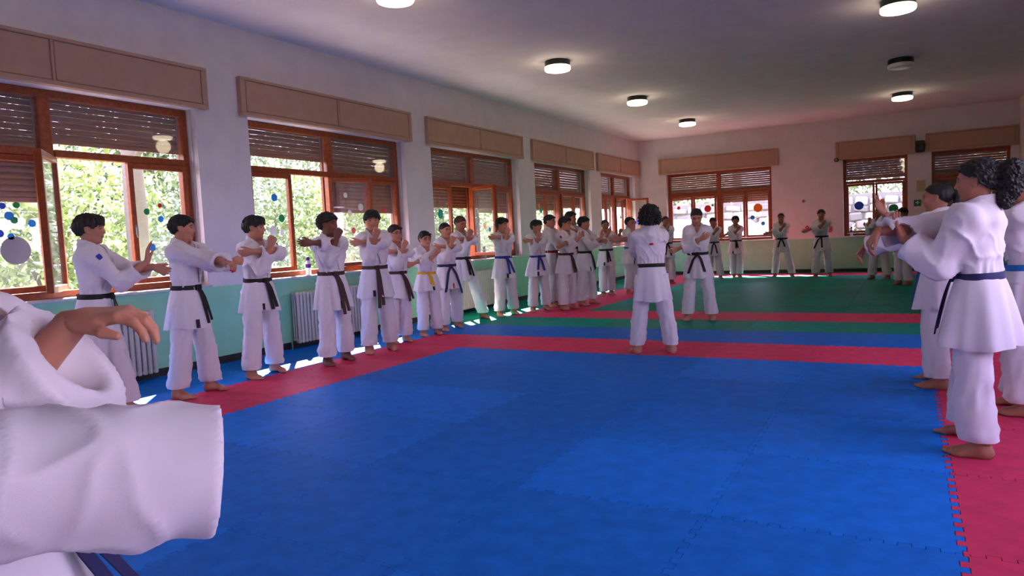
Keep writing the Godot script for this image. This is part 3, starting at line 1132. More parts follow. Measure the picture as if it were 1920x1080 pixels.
func outdoors() -> void:
	var st := new_st()
	span(st, Vector3(-60, -0.75, -70), Vector3(70, -0.45, 60), 0.0)
	struct(obj("ground", st, M.grass), "grass around the building")
	st = new_st()
	span(st, Vector3(WX - TH - 1.3, -0.46, BZ - 6.0), Vector3(WX - TH, -0.16, FZ + 2.0), 0.01)
	struct(obj("trim_2", st, M.gravel), "pale concrete path along the building")
	st = new_st()
	span(st, Vector3(RX + TH, -0.46, BZ - 6.0), Vector3(RX + TH + 14.0, -0.2, FZ + 6.0), 0.01)
	struct(obj("trim_3", st, M.asphalt), "grey asphalt yard beside the building")
	var big := leaf_mesh(0.20)
	var mid := leaf_mesh(0.15)
	var lin := func(r: float, g: float, b: float) -> Color: return Color(r, g, b)
	var fresh := [lin.call(0.40, 0.42, 0.22), lin.call(0.54, 0.54, 0.34), lin.call(0.24, 0.28, 0.12), lin.call(0.68, 0.66, 0.48)]
	var deep := [lin.call(0.14, 0.18, 0.09), lin.call(0.20, 0.24, 0.12), lin.call(0.10, 0.13, 0.07), lin.call(0.28, 0.31, 0.18)]
	var greyg := [lin.call(0.30, 0.33, 0.24), lin.call(0.22, 0.25, 0.17), lin.call(0.40, 0.42, 0.33)]
	var spots := [
		[Vector3(-4.3, -0.45, 1.6), fresh, "pale green bush outside the window with the big grey dot", 6750],
		[Vector3(-4.6, -0.45, -2.6), fresh, "sunlit pale leaved bush beyond the opened window", 7500],
		[Vector3(-4.9, -0.45, -6.6), greyg, "grey green bush outside the window with the light blue dot", 6000],
		[Vector3(-4.7, -0.45, -9.8), fresh, "bright green bush outside the sill with the white bottle", 6750],
		[Vector3(-4.9, -0.45, -13.6), deep, "dark bush outside the window with the turquoise dot", 5250],
		[Vector3(-5.2, -0.45, -18.0), fresh, "bright bush outside the window with the orange dot", 5250],
		[Vector3(-5.6, -0.45, -22.8), greyg, "loose grey green bush near the far corner of the building", 4500],
		[Vector3(-7.0, -0.45, -27.5), fresh, "bush at the foot of the rough slope", 4500]]
	for s in spots:
		shrub("bush", s[2], "bush", s[0], [[Vector3(0, 1.0, 0), Vector3(1.0, 1.1, 1.9)], [Vector3(-0.5, 2.3, 0.7), Vector3(1.1, 1.2, 1.5)], [Vector3(-0.4, 2.6, -0.9), Vector3(1.0, 1.1, 1.4)]], s[3], mid, s[1], 1.6, 0.10)
	var tall := [[Vector3(-9.0, -0.45, 0.0), deep], [Vector3(-9.6, -0.45, -7.5), deep], [Vector3(-9.2, -0.45, -14.5), greyg], [Vector3(-9.8, -0.45, -22.0), deep], [Vector3(-12.0, -0.45, -31.0), deep]]
	var tl := ["dark tree behind the pale green bush", "dark tree behind the grey green bush", "grey green tree behind the dark bush", "dark tree behind the loose grey green bush", "dark tree far up the rough slope"]
	for k in tall.size():
		shrub("tree", tl[k], "tree", tall[k][0], [[Vector3(0, 2.2, 0), Vector3(1.8, 2.2, 3.4)], [Vector3(0, 4.2, 1.4), Vector3(1.6, 1.5, 2.2)], [Vector3(-0.3, 4.0, -1.8), Vector3(1.6, 1.5, 2.2)]], 12000, big, tall[k][1], 3.2, 0.22)
	# added high crowned tree, placed to shade the small end wall window
	shrub("tree", "round crowned tree added for shade above the stone wall behind the building", "tree", Vector3(1.3, -0.45, -24.2), [[Vector3(0, 7.9, 0), Vector3(1.9, 1.8, 1.7)], [Vector3(1.0, 7.1, 0.6), Vector3(1.3, 1.3, 1.2)], [Vector3(-1.0, 7.3, -0.3), Vector3(1.2, 1.2, 1.2)]], 9000, big, deep, 7.0, 0.18)
	var sky_screen := [[Vector3(-1.8, -0.45, -26.3), fresh, "pale tree added to block the sky up behind the stone wall's end"], [Vector3(4.4, -0.45, -26.0), deep, "dark tree added to block the sky, rising behind the middle of the stone wall"], [Vector3(8.2, -0.45, -26.4), greyg, "grey green tree added to block the sky behind the stone wall near the closed shutter"]]  # trees added to keep sky light out of the end wall windows
	for h in sky_screen:
		shrub("tree", h[2], "tree", h[0], [[Vector3(0, 4.0, 0), Vector3(2.3, 2.2, 1.6)], [Vector3(-1.2, 6.0, 0.2), Vector3(1.9, 1.9, 1.5)], [Vector3(1.3, 6.2, -0.2), Vector3(1.9, 1.9, 1.5)]], 9000, big, h[1], 4.6, 0.2)
	# pale trunk and white post outside the nearest window
	var tk := thing("bare_trunk", "straight pale grey trunk outside the opened window", "trunk", Vector3(-3.2, -0.45, -3.33))
	var acc := Acc.new()
	var rings := []
	for k in 12:
		var ring := PackedVector3Array()
		for b in 14:
			var a := TAU * b / 14
			var r := 0.15 * (1.1 - 0.02 * k) * (1.0 + 0.06 * sin(a * 4 + k * 0.8))
			ring.append(Vector3(cos(a) * r, k * 0.36, sin(a) * r))
		rings.append(ring)
	acc.grid(rings, true)
	inst("bark", acc.mesh(), M.bark, tk)
	acc = Acc.new()
	rings = []
	for k in 4:
		var ring := PackedVector3Array()
		for b in 8:
			var a := TAU * b / 8
			ring.append(Vector3(0.1 + k * 0.2, 3.2 + k * 0.16 + sin(a) * 0.05, cos(a) * 0.05))
		rings.append(ring)
	acc.grid(rings, true)
	inst("limb", acc.mesh(), M.bark, tk)
	# stone retaining wall behind the end wall windows, with stones set in rows
	var rw := thing("retaining_wall", "rough grey stone retaining wall seen through the end wall windows", "wall", Vector3(4.0, -0.45, -22.4))
	st = new_st()
	bx(st, Vector3(0, 1.3, -0.2), Vector3(12.5, 2.7, 0.4), 0.01)
	obj("mortar", st, M.mortar, rw)
	var meshes := []
	for v in 4:
		var s2 := new_st()
		bx(s2, Vector3.ZERO, Vector3(0.40 + 0.05 * v, 0.245, 0.16), 0.045)
		s2.generate_normals()
		meshes.append(s2.commit())
	var y := 0.16
	var row := 0
	while y < 2.66:
		var x := -6.2 + 0.15 * (row % 3)
		while x < 6.0:
			var v := rng.randi() % 4
			var wdt := 0.40 + 0.05 * v
			var o := inst("stone", meshes[v], M[["stone", "stone2", "stone3"][rng.randi() % 3]], rw, Vector3(x + wdt * 0.5, y, 0.02 + rng.randf_range(-0.02, 0.035)))
			o.rotation = Vector3(rng.randf_range(-0.12, 0.12), rng.randf_range(-0.15, 0.15), rng.randf_range(-0.12, 0.12))
			o.scale = Vector3(rng.randf_range(0.75, 1.08), rng.randf_range(0.7, 1.15), rng.randf_range(0.8, 1.3))
			x += wdt - 0.01
		y += 0.25
		row += 1
	# grass tufts at the foot of the stone wall
	for k in 7:
		shrub("grass_clump", "long grass clump at the foot of the stone wall", "grass", Vector3(-0.6 + 1.35 * k, -0.45, -21.5 + 0.2 * (k % 2)), [[Vector3(0, 0.75, 0), Vector3(0.75, 0.75, 0.35)], [Vector3(0.3, 1.1, -0.2), Vector3(0.5, 0.5, 0.3)]], 1500, big, fresh, 0.3, 0.03)
	for c in get_children():
		if String(c.name).begins_with("grass_clump"):
			c.set_meta("group", "grass clumps along the stone wall")
	# pale sunlit bank left of the stone wall
	acc = Acc.new()
	rings = []
	for k in 10:
		var ring := PackedVector3Array()
		for b in 25:
			var bxn := -6.0 + b * 0.42
			var h := 2.45 * smoothstep(0.0, 7.0, float(k)) * (0.75 + 0.25 * fold_noise.get_noise_2d(b * 1.1, k * 1.9)) + 0.25 * fold_noise.get_noise_2d(b * 3.1 + 40, k * 2.7)
			ring.append(Vector3(bxn, -0.45 + maxf(h, 0.0), -19.4 - k * 0.28))
		rings.append(ring)
	acc.grid(rings, false)
	var bank := inst("bank", acc.mesh(), M.gravel, self)
	bank.position.z = 0.6
	tag(bank, "pale sunlit earth bank outside the end wall window", "bank")

# ------------------------------------------------------------------ people
var protos := {}

# a head in units of its own height, eyes near y 0, chin at -0.5, face towards +z
func head_sdf() -> Sdf:
	var s := Sdf.new()
	s.ball(Vector3(0, 0.11, -0.07), Vector3(0.335, 0.385, 0.43), 0.05)
	s.ball(Vector3(0, -0.12, 0.08), Vector3(0.285, 0.34, 0.29), 0.16)
	s.cap(Vector3(-0.13, -0.36, 0.10), Vector3(0.13, -0.36, 0.10), 0.09, 0.09, 0.14)
	s.ball(Vector3(0, -0.405, 0.245), Vector3(0.10, 0.075, 0.075), 0.11)
	for x in [-1.0, 1.0]:
		s.ball(Vector3(x * 0.17, -0.09, 0.245), Vector3(0.10, 0.085, 0.08), 0.10)
		s.cap(Vector3(x * 0.04, 0.105, 0.352), Vector3(x * 0.20, 0.09, 0.275), 0.035, 0.03, 0.07)
		s.ball(Vector3(x * 0.135, 0.015, 0.405), Vector3(0.075, 0.048, 0.075), 0.06, 1)
	for x in [-1.0, 1.0]:
		s.ball(Vector3(x * 0.133, 0.012, 0.268), Vector3(0.066, 0.052, 0.066), 0.012)
		s.cap(Vector3(x * 0.355, 0.06, -0.075), Vector3(x * 0.335, -0.10, -0.035), 0.062, 0.038, 0.03, 0, Vector3(2.1, 1, 1))
		s.ball(Vector3(x * 0.37, -0.01, -0.045), Vector3(0.02, 0.06, 0.03), 0.02, 1)
	s.cap(Vector3(0, 0.07, 0.335), Vector3(0, -0.105, 0.425), 0.030, 0.040, 0.045)
	for x in [-1.0, 1.0]:
		s.ball(Vector3(x * 0.042, -0.125, 0.385), Vector3(0.034, 0.026, 0.036), 0.03)
	s.cap(Vector3(-0.075, -0.228, 0.325), Vector3(0.075, -0.228, 0.325), 0.030, 0.030, 0.03, 0, Vector3(1, 1.15, 0.85))
	s.cap(Vector3(-0.06, -0.278, 0.318), Vector3(0.06, -0.278, 0.318), 0.030, 0.030, 0.03, 0, Vector3(1, 1.05, 0.85))
	s.cap(Vector3(-0.085, -0.252, 0.372), Vector3(0.085, -0.252, 0.372), 0.010, 0.010, 0.012, 1)
	s.cap(Vector3(0, -0.25, -0.10), Vector3(0, -0.85, -0.16), 0.215, 0.245, 0.10)
	return s

func head_proto(cell: float) -> Acc:
	var key := "head %s" % cell
	if protos.has(key):
		return protos[key]
	var acc := head_sdf().build(cell)
	for p in acc.v:
		var c := Color(1, 1, 1)
		var ax := absf(p.x)
		# eyebrows
		var by := 0.118 - 0.5 * maxf(ax - 0.15, 0.0)
		if ax > 0.05 and ax < 0.225 and p.z > 0.2 and absf(p.y - by) < 0.022:
			c = Color(0.10, 0.07, 0.06)
		# eyes: white with a dark iris, lash line above
		var e := Vector2((ax - 0.135) / 0.062, (p.y - 0.012) / 0.026)
		if p.z > 0.24 and e.length() < 1.0:
			c = Color(1.15, 1.3, 1.5) if absf(ax - 0.135) > 0.026 else Color(0.06, 0.05, 0.05)
		elif p.z > 0.24 and e.length() < 1.35 and p.y > 0.012:
			c = Color(0.25, 0.2, 0.2)
		# lips
		if p.z > 0.30 and absf(p.y + 0.253) < 0.042 and ax < 0.10:
			c = Color(0.88, 0.55, 0.55)
		acc.c.append(c)
	protos[key] = acc
	return acc

func hair_proto(style: String, cell: float) -> Acc:
	var key := "hair %s %s" % [style, cell]
	if protos.has(key):
		return protos[key]
	var s := Sdf.new()
	var t: float = {"short": 0.055, "fringe": 0.075, "thick": 0.09, "crop": 0.035, "slick": 0.03, "pony": 0.035, "curly_long": 0.15, "curly_pony": 0.085, "curls": 0.11}[style]
	s.ball(Vector3(0, 0.13, -0.08), Vector3(0.335 + t, 0.375 + t, 0.425 + t), 0.02)
	if style == "curly_long":
		s.ball(Vector3(0, -0.15, -0.26), Vector3(0.52, 0.45, 0.36), 0.15)
		s.ball(Vector3(0, -0.42, -0.26), Vector3(0.46, 0.30, 0.28), 0.15)
		for x in [-1.0, 1.0]:
			s.ball(Vector3(x * 0.33, -0.18, -0.08), Vector3(0.17, 0.36, 0.22), 0.12)
	if style == "thick" or style == "fringe":
		s.ball(Vector3(0, 0.34, 0.20), Vector3(0.30, 0.17, 0.22), 0.10)
	var reach := 0.30
	var hl: Array = {"short": [0.245, 0.02, -0.22], "fringe": [0.17, 0.03, -0.20], "thick": [0.22, 0.03, -0.24], "crop": [0.27, 0.0, -0.20], "slick": [0.30, 0.05, -0.22], "pony": [0.33, 0.06, -0.25], "curly_long": [0.24, -0.30, -0.72], "curly_pony": [0.32, 0.05, -0.28], "curls": [0.24, 0.04, -0.24]}[style]
	# the face, cheeks and neck stay free: cut below the hairline
	var n1 := Vector3(0, -0.75, 0.55).normalized()
	s.plane(Vector3(0, hl[0], 0.36), n1)
	s.plane(Vector3(0, hl[2], -0.3), Vector3(0, -1, 0.12).normalized())
	if style != "curly_long":
		# around the ears
		for x in [-1.0, 1.0]:
			s.cap(Vector3(x * 0.30, hl[1] - 0.05, 0.02), Vector3(x * 0.46, hl[1] - 0.05, 0.02), 0.13, 0.13, 0.03, 1)
			s.cap(Vector3(x * 0.30, -0.28, -0.02), Vector3(x * 0.46, -0.28, -0.02), 0.20, 0.20, 0.05, 1)
	if style == "pony":
		s.cap(Vector3(0, 0.20, -0.50), Vector3(0, 0.10, -0.66), 0.10, 0.13, 0.05)
		s.cap(Vector3(0, 0.10, -0.66), Vector3(0, -0.30, -0.62), 0.13, 0.12, 0.06)
		s.cap(Vector3(0, -0.30, -0.62), Vector3(0.03, -0.62, -0.48), 0.12, 0.03, 0.06)
	if style == "curly_pony":
		s.cap(Vector3(0, 0.24, -0.48), Vector3(0, 0.20, -0.62), 0.12, 0.20, 0.08)
		s.ball(Vector3(0, 0.16, -0.74), Vector3(0.30, 0.33, 0.27), 0.10)
		s.ball(Vector3(0, -0.14, -0.72), Vector3(0.28, 0.34, 0.24), 0.12)
		s.ball(Vector3(0.03, -0.45, -0.60), Vector3(0.22, 0.24, 0.18), 0.12)
	var acc := s.build(cell)
	var nr := acc.normals()
	var curly := style.begins_with("curl")
	for k in acc.v.size():
		var p := acc.v[k]
		var w := 0.0
		if curly or (style == "curly_pony"):
			w = (0.12 if style == "curly_long" else 0.055) * fine_noise.get_noise_3dv(p * 7.0) + 0.05 * fine_noise.get_noise_3dv(p * 19.0 + Vector3(7, 3, 1))
			if style == "curly_pony" and p.z > -0.42:
				w *= 0.6
		else:
			# locks combed from the crown outwards
			var ang := atan2(p.x, p.z + 0.1)
			w = (0.035 if style != "crop" else 0.01) * fine_noise.get_noise_3d(ang * 5.0, p.y * 2.0, 3.0) + 0.012 * fine_noise.get_noise_3d(ang * 16.0, p.y * 4.0, 9.0)
			if style == "fringe" or style == "thick" or style == "short":
				w *= 1.7
			if style == "pony" or style == "slick":
				w *= 0.5
		acc.v[k] = p + nr[k] * w
	if style == "fringe" or style == "thick" or style == "short":
		# single locks over the forehead
		for n in 13:
			var x := -0.26 + n * 0.52 / 12.0
			var rings := []
			var len: float = (0.20 if style == "fringe" else 0.14) * (0.8 + 0.4 * absf(fine_noise.get_noise_1d(n * 3.3 + t * 100.0)))
			for q in 5:
				var u := q / 4.0
				var c := Vector3(x * (1.0 + 0.1 * u) + 0.03 * sin(n * 2.1) * u, hl[0] + 0.13 - len * u, 0.355 - 0.9 * x * x + 0.055 * sin(u * 2.4))
				var ring := PackedVector3Array()
				for e in 6:
					var a := TAU * e / 6
					ring.append(c + Vector3(cos(a) * 0.035, 0, sin(a) * 0.028) * (1.0 - 0.85 * u * u))
				rings.append(ring)
			acc.grid(rings, true)
	protos[key] = acc
	return acc

# right hand in metres: wrist at 0, fingers along +y, palm faces +z, thumb towards +x
func hand_proto(kind: String, cell: float) -> Acc:
	var key := "hand %s %s" % [kind, cell]
	if protos.has(key):
		return protos[key]
	var s := Sdf.new()
	s.cap(Vector3(0, -0.012, 0), Vector3(0, 0.02, 0), 0.026, 0.026, 0.02, 0, Vector3(1, 1, 1.3))
	var kx := [0.030, 0.010, -0.010, -0.029]
	var ky := [0.093, 0.098, 0.094, 0.084]
	var ln := [0.070, 0.079, 0.073, 0.056]
	var bend: Array = {"open": [8.0, 10.0, 8.0], "relaxed": [22.0, 32.0, 22.0], "droop": [40.0, 22.0, 15.0], "fist": [78.0, 96.0, 60.0]}[kind]
	for f in 4:
		var base := Vector3(kx[f], ky[f], -0.002 * absf(f - 1.5))
		s.cap(Vector3(kx[f] * 0.55, 0.018, 0), base, 0.016, 0.0135, 0.014, 0, Vector3(1, 1, 1.15))
		var p := base
		var ang := 0.0
		var spread: float = kx[f] * (1.6 if kind == "open" else 0.8)
		for g in 3:
			ang += deg_to_rad(bend[g] * (1.0 + 0.06 * f))
			var l: float = ln[f] * [0.46, 0.30, 0.24][g]
			var q := p + Vector3(spread * l * 3.0, cos(ang) * l, sin(ang) * l)
			s.cap(p, q, 0.0098 - 0.0009 * g, 0.0092 - 0.0010 * g, 0.004)
			p = q
	s.cap(Vector3(0.018, 0.02, 0.004), Vector3(0.036, 0.05, 0.010), 0.017, 0.014, 0.014)
	if kind == "fist":
		s.cap(Vector3(0.036, 0.05, 0.010), Vector3(0.036, 0.078, 0.034), 0.0125, 0.011, 0.005)
		s.cap(Vector3(0.036, 0.078, 0.034), Vector3(0.014, 0.086, 0.050), 0.011, 0.009, 0.004)
	else:
		s.cap(Vector3(0.036, 0.05, 0.010), Vector3(0.053, 0.075, 0.018), 0.0125, 0.0108, 0.006)
		s.cap(Vector3(0.053, 0.075, 0.018), Vector3(0.057, 0.101, 0.026), 0.0108, 0.008, 0.004)
	protos[key] = s.build(cell)
	return protos[key]

# foot in metres: ankle above 0, toes along +z, big toe towards +x (a right foot seen from above has it on its left)
func foot_proto(cell: float) -> Acc:
	var key := "foot %s" % cell
	if protos.has(key):
		return protos[key]
	var s := Sdf.new()
	s.cap(Vector3(0, 0.05, -0.005), Vector3(0, 0.20, -0.005), 0.037, 0.043, 0.03)
	s.cap(Vector3(0, 0.030, -0.045), Vector3(0, 0.05, -0.03), 0.032, 0.034, 0.04)
	s.cap(Vector3(0, 0.052, 0.005), Vector3(0.006, 0.024, 0.115), 0.038, 0.026, 0.05, 0, Vector3(0.85, 1, 1))
	s.cap(Vector3(0.034, 0.018, 0.120), Vector3(-0.036, 0.014, 0.098), 0.019, 0.016, 0.03)
	s.cap(Vector3(-0.030, 0.015, 0.09), Vector3(-0.02, 0.02, -0.03), 0.018, 0.022, 0.03)
	for k in 5:
		var x: float = [0.036, 0.016, 0.0, -0.016, -0.031][k]
		var z: float = [0.130, 0.132, 0.125, 0.116, 0.105][k]
		var l: float = [0.046, 0.042, 0.036, 0.030, 0.024][k]
		var r: float = [0.0135, 0.0095, 0.0092, 0.0088, 0.0085][k]
		s.cap(Vector3(x, r + 0.004, z), Vector3(x + 0.002, r, z + l), r, r * 0.9, 0.006)
	s.plane(Vector3(0, 0.0, 0), Vector3.DOWN)
	protos[key] = s.build(cell)
	return protos[key]

func tube(acc: Acc, pts: Array, radii: Array, n := 12, flat := Vector3.ONE) -> void:
	var rings := []
	for k in pts.size():
		var d: Vector3 = (pts[mini(k + 1, pts.size() - 1)] - pts[maxi(k - 1, 0)]).normalized()
		var u := d.cross(Vector3(0.13, 0.21, 0.97)).normalized()
		var w := d.cross(u)
		var ring := PackedVector3Array()
		for e in n:
			var a := TAU * e / n
			ring.append(pts[k] + (u * cos(a) + w * sin(a)) * radii[k] * flat)
		rings.append(ring)
	acc.grid(rings, true)

# a ribbon with thickness along a path; wide gives the half width direction at each point
func ribbon(acc: Acc, pts: Array, wide: Array, thick: Array) -> void:
	var rings := []
	for k in pts.size():
		rings.append(PackedVector3Array([pts[k] + wide[k] + thick[k], pts[k] - wide[k] + thick[k], pts[k] - wide[k] - thick[k], pts[k] + wide[k] - thick[k]]))
	acc.grid(rings, true)
	acc.cap_ring(rings[0], true)
	acc.cap_ring(rings[rings.size() - 1])

func aim(y: Vector3, z: Vector3) -> Basis:
	y = y.normalized()
	var x := y.cross(z).normalized()
	return Basis(x, y, x.cross(y))

# arms: for the left and the right arm: upper arm direction, forearm direction, palm direction, hand kind, hand direction or null
# directions are (left, up, forward) of the person
const ARMS := {
	# left arm straight across the chest, hooked by the right forearm
	"cross": [[Vector3(-0.34, -0.18, 0.92), Vector3(-0.93, 0.06, -0.34), Vector3(0, 0.2, -1), "relaxed", Vector3(-0.75, -0.12, -0.62)], [Vector3(0.04, -0.76, 0.65), Vector3(0.28, 0.90, 0.30), Vector3(0.3, 0.1, -1), "fist", null]],
	"cross_low": [[Vector3(-0.66, -0.28, 0.70), Vector3(-0.93, -0.34, 0.12), Vector3(0, 0.3, -1), "relaxed", null], [Vector3(0.10, -0.80, 0.58), Vector3(0.55, 0.70, 0.45), Vector3(0.3, 0.1, -1), "relaxed", null]],
	"cross_straight": [[Vector3(-0.66, 0.0, 0.75), Vector3(-0.99, 0.03, 0.0), Vector3(0, 0.2, -1), "relaxed", null], [Vector3(0.0, -0.62, 0.78), Vector3(0.30, 0.90, 0.25), Vector3(0.3, 0.1, -1), "fist", null]],
	"cross_high": [[Vector3(-0.36, -0.05, 0.93), Vector3(-0.93, 0.10, -0.32), Vector3(0, 0.2, -1), "relaxed", Vector3(-0.78, -0.10, -0.60)], [Vector3(0.0, -0.62, 0.78), Vector3(0.30, 0.90, 0.25), Vector3(0.3, 0.1, -1), "fist", null]],
	# right arm across instead
	"cross_right": [[Vector3(0.10, -0.55, 0.82), Vector3(0.05, 0.97, 0.10), Vector3(-0.3, 0.1, -1), "fist", null], [Vector3(0.70, -0.08, 0.70), Vector3(0.99, -0.02, 0.08), Vector3(0, 0.2, -1), "relaxed", null]],
	# both forward, one hand bending the other back
	"forward": [[Vector3(-0.45, -0.45, 0.77), Vector3(-0.50, 0.03, 0.86), Vector3(-0.7, 0, 0.2), "relaxed", Vector3(-0.3, -0.4, 0.85)], [Vector3(0.02, -0.78, 0.62), Vector3(0.15, 0.58, 0.80), Vector3(0.0, 0.1, 1.0), "open", Vector3(0.05, 1.0, 0.12)]],
	"reach": [[Vector3(-0.55, -0.28, 0.79), Vector3(-0.35, -0.15, 0.92), Vector3(0, -1, 0), "relaxed", null], [Vector3(0.35, -0.35, 0.87), Vector3(0.92, -0.05, 0.30), Vector3(0.2, 0, -1), "fist", null]],
	"hug": [[Vector3(-0.55, -0.55, 0.63), Vector3(-0.93, -0.34, 0.10), Vector3(0, 0.2, -1), "relaxed", null], [Vector3(-0.05, -0.75, 0.60), Vector3(0.80, 0.40, 0.40), Vector3(0.1, 0.2, -1), "relaxed", null]]}

# a karateka: w is a dictionary with everything that differs
func person(w: Dictionary) -> void:
	var H: float = w.h
	var at := Vector3(w.at.x, 0, w.at.y)
	var yaw: float = w.yaw
	var near: bool = w.get("near", false)
	var node := thing("person", w.label, "person", at, yaw, w.get("group", ""))
	var build: float = w.get("build", 1.0)
	var seed_off := Vector3(taken["person"] * 3.7, taken["person"] * 1.3, taken["person"] * 2.9)
	var lean: Vector3 = w.get("lean", Vector3.ZERO)
	var L := func(x: float, y: float, z: float) -> Vector3:
		var k := maxf(y - 0.53, 0.0)
		return Vector3(x * build + lean.x * k, y, z + lean.z * k) * H
	# ---- skeleton
	var sh := [L.call(0.098, 0.806, 0.0), L.call(-0.098, 0.806, 0.0)]
	var arms: Array = ARMS[w.arms] if w.arms is String else w.arms
	var elbow := []
	var wrist := []
	for k in 2:
		var up: Vector3 = arms[k][0]
		var fo: Vector3 = arms[k][1]
		var s0: Vector3 = sh[k]
		if up.z > 0.4:
			s0 += Vector3(-signf(s0.x) * 0.018, -0.003, 0.030) * H
			sh[k] = s0
		elbow.append(s0 + up.normalized() * 0.172 * H)
		wrist.append(elbow[k] + fo.normalized() * 0.150 * H)
	# feet in the person's own frame
	var feet := []
	var inv := Basis(Vector3.UP, -yaw)
	if w.has("feet"):
		for p in w.feet:
			feet.append(inv * (Vector3(p.x, p.z if p is Vector3 else 0.0, p.y) - at))
	else:
		feet = [Vector3(0.11, 0, 0.0), Vector3(-0.11, 0, 0.0)]
	if feet[0].x < feet[1].x:
		feet.reverse()
	# ---- body
	var cell := 0.0185 if near else 0.032
	var body := Acc.new()
	var hs: float = H * w.get("head", 0.140)
	var hc: Vector3 = L.call(0.0, 1.0, 0.0) - Vector3(0, hs * 0.535, 0) + Vector3(0, 0, 0.012 * H)
	var hb := Basis.from_euler(Vector3(deg_to_rad(w.get("nod", 0.0)), deg_to_rad(w.get("look", 0.0)), deg_to_rad(w.get("tilt", 0.0))))
	var ht := Transform3D(hb.scaled_local(Vector3(1.0, 1.0, 1.0) * hs), hc)
	body.add(head_proto(cell), ht)
	# neck and trunk under the jacket
	tube(body, [hc + Vector3(0, -0.2 * hs, -0.08 * hs), L.call(0, 0.858, -0.004), L.call(0, 0.835, 0.0), L.call(0, 0.80, 0.006), L.call(0, 0.76, 0.012), L.call(0, 0.68, 0.006), L.call(0, 0.60, 0.0), L.call(0, 0.55, 0.0)], [0.030 * H, 0.034 * H, 0.050 * H, 0.080 * H, 0.088 * H, 0.078 * H, 0.072 * H, 0.085 * H], 18, Vector3(1.0, 1.0, 0.70))
	var hcell := 0.0042 if near else 0.0075
	for k in 2:
		var sg := 1.0 if k == 0 else -1.0
		tube(body, [sh[k], sh[k].lerp(elbow[k], 0.5), elbow[k], elbow[k].lerp(wrist[k], 0.35), elbow[k].lerp(wrist[k], 0.75), wrist[k]], [0.030 * H, 0.028 * H, 0.024 * H, 0.0245 * H, 0.019 * H, 0.0165 * H])
		var hd: Vector3 = arms[k][4] if arms[k][4] != null else wrist[k] - elbow[k]
		var hbas := aim(hd, arms[k][2])
		# the palm looks along the given direction; the left hand is the mirrored right one
		var hscale := H / 1.70
		body.add(hand_proto(arms[k][3], hcell), Transform3D(hbas * Basis.from_scale(Vector3(-sg, 1, 1) * hscale), wrist[k]))
	var ankle := []
	var knee := []
	for k in 2:
		var sg := 1.0 if k == 0 else -1.0
		var fy: float = w.get("foot_turn", [10.0, -10.0])[k]
		var ft := Basis(Vector3.UP, deg_to_rad(fy))
		var fp: Vector3 = feet[k]
		var fs := H / 1.72
		body.add(foot_proto(0.0062 if near else 0.011), Transform3D(ft * Basis.from_scale(Vector3(-sg, 1, 1) * fs), fp))
		var an := fp + Vector3(0, 0.055 * H, 0)
		ankle.append(an)
		var hip: Vector3 = L.call(sg * 0.052, 0.525, 0.0)
		var kn := hip.lerp(an, 0.53) + Vector3(0, 0, 0.012 * H)
		knee.append(kn)
		tube(body, [hip, hip.lerp(kn, 0.5), kn, kn.lerp(an, 0.35), an], [0.050 * H, 0.046 * H, 0.033 * H, 0.033 * H, 0.024 * H])
	inst("body", body.mesh(), M["skin_" + w.get("skin", "pale")], node)
	# ---- hair
	if w.hair != "none":
		var hp := Acc.new()
		hp.add(hair_proto(w.hair, 0.021 if near else 0.034), ht)
		inst("hair", hp.mesh(), M["hair_" + w.get("hair_tone", "black")], node)
	if w.get("glasses", false):
		var ga := Acc.new()
		for x in [-1.0, 1.0]:
			var pts := []
			var rad := []
			for q in 17:
				var a := TAU * q / 16
				pts.append(ht * Vector3(x * 0.14 + cos(a) * 0.095, 0.005 + sin(a) * 0.07, 0.385 - 0.02 * absf(cos(a))))
				rad.append(0.0022)
			tube(ga, pts, rad, 5)
			tube(ga, [ht * Vector3(x * 0.23, 0.02, 0.36), ht * Vector3(x * 0.36, 0.03, 0.05)], [0.002, 0.002], 5)
		tube(ga, [ht * Vector3(-0.05, 0.02, 0.40), ht * Vector3(0.05, 0.02, 0.40)], [0.002, 0.002], 5)
		inst("glasses", ga.mesh(), M.black, node)
	# ---- jacket: trunk and sleeves in one piece
	var torso := Sdf.new()
	var fl := Vector3(1, 1, 1.38)
	torso.cap(L.call(0, 0.585, 0), L.call(0, 0.72, 0.008), 0.083 * H * build, 0.095 * H * build, 0.02, 0, fl)
	torso.cap(L.call(0, 0.72, 0.008), L.call(0, 0.775, 0.004), 0.095 * H * build, 0.086 * H * build, 0.02 * H, 0, fl)
	torso.cap(L.call(-0.086, 0.800, 0.0), L.call(0.086, 0.800, 0.0), 0.043 * H, 0.043 * H, 0.06)
	torso.cap(L.call(0, 0.795, -0.004), L.call(0, 0.856, -0.010), 0.066 * H, 0.043 * H, 0.06)
	var cuffs: Array = w.cuff if w.get("cuff", 0.7) is Array else [w.get("cuff", 0.7), w.get("cuff", 0.7)]
	var sl: float = w.get("sleeve", 1.0)
	for k in 2:
		var ce: Vector3 = elbow[k].lerp(wrist[k], cuffs[k])
		var sag := Vector3(0, -0.008 * H, 0)
		torso.cap(sh[k], elbow[k] + sag, 0.044 * H * sl, 0.040 * H * sl, 0.045)
		torso.cap(elbow[k] + sag, ce + sag * 0.8 + Vector3(0, -w.get("droop", [0.0, 0.0])[k] * H, 0), 0.042 * H * sl, 0.047 * H * sl * w.get("wide", [1.0, 1.0])[k], 0.025, 3)
	if w.has("drape"):
		# cloth hanging slack below a raised forearm
		for k in 2:
			var dr: float = w.drape[k]
			torso.cap(elbow[k].lerp(wrist[k], 0.1) + Vector3(0, -dr * H, 0), elbow[k].lerp(wrist[k], cuffs[k] * 0.72) + Vector3(0, -dr * 1.15 * H, 0), 0.040 * H * sl, 0.030 * H * sl, 0.09)
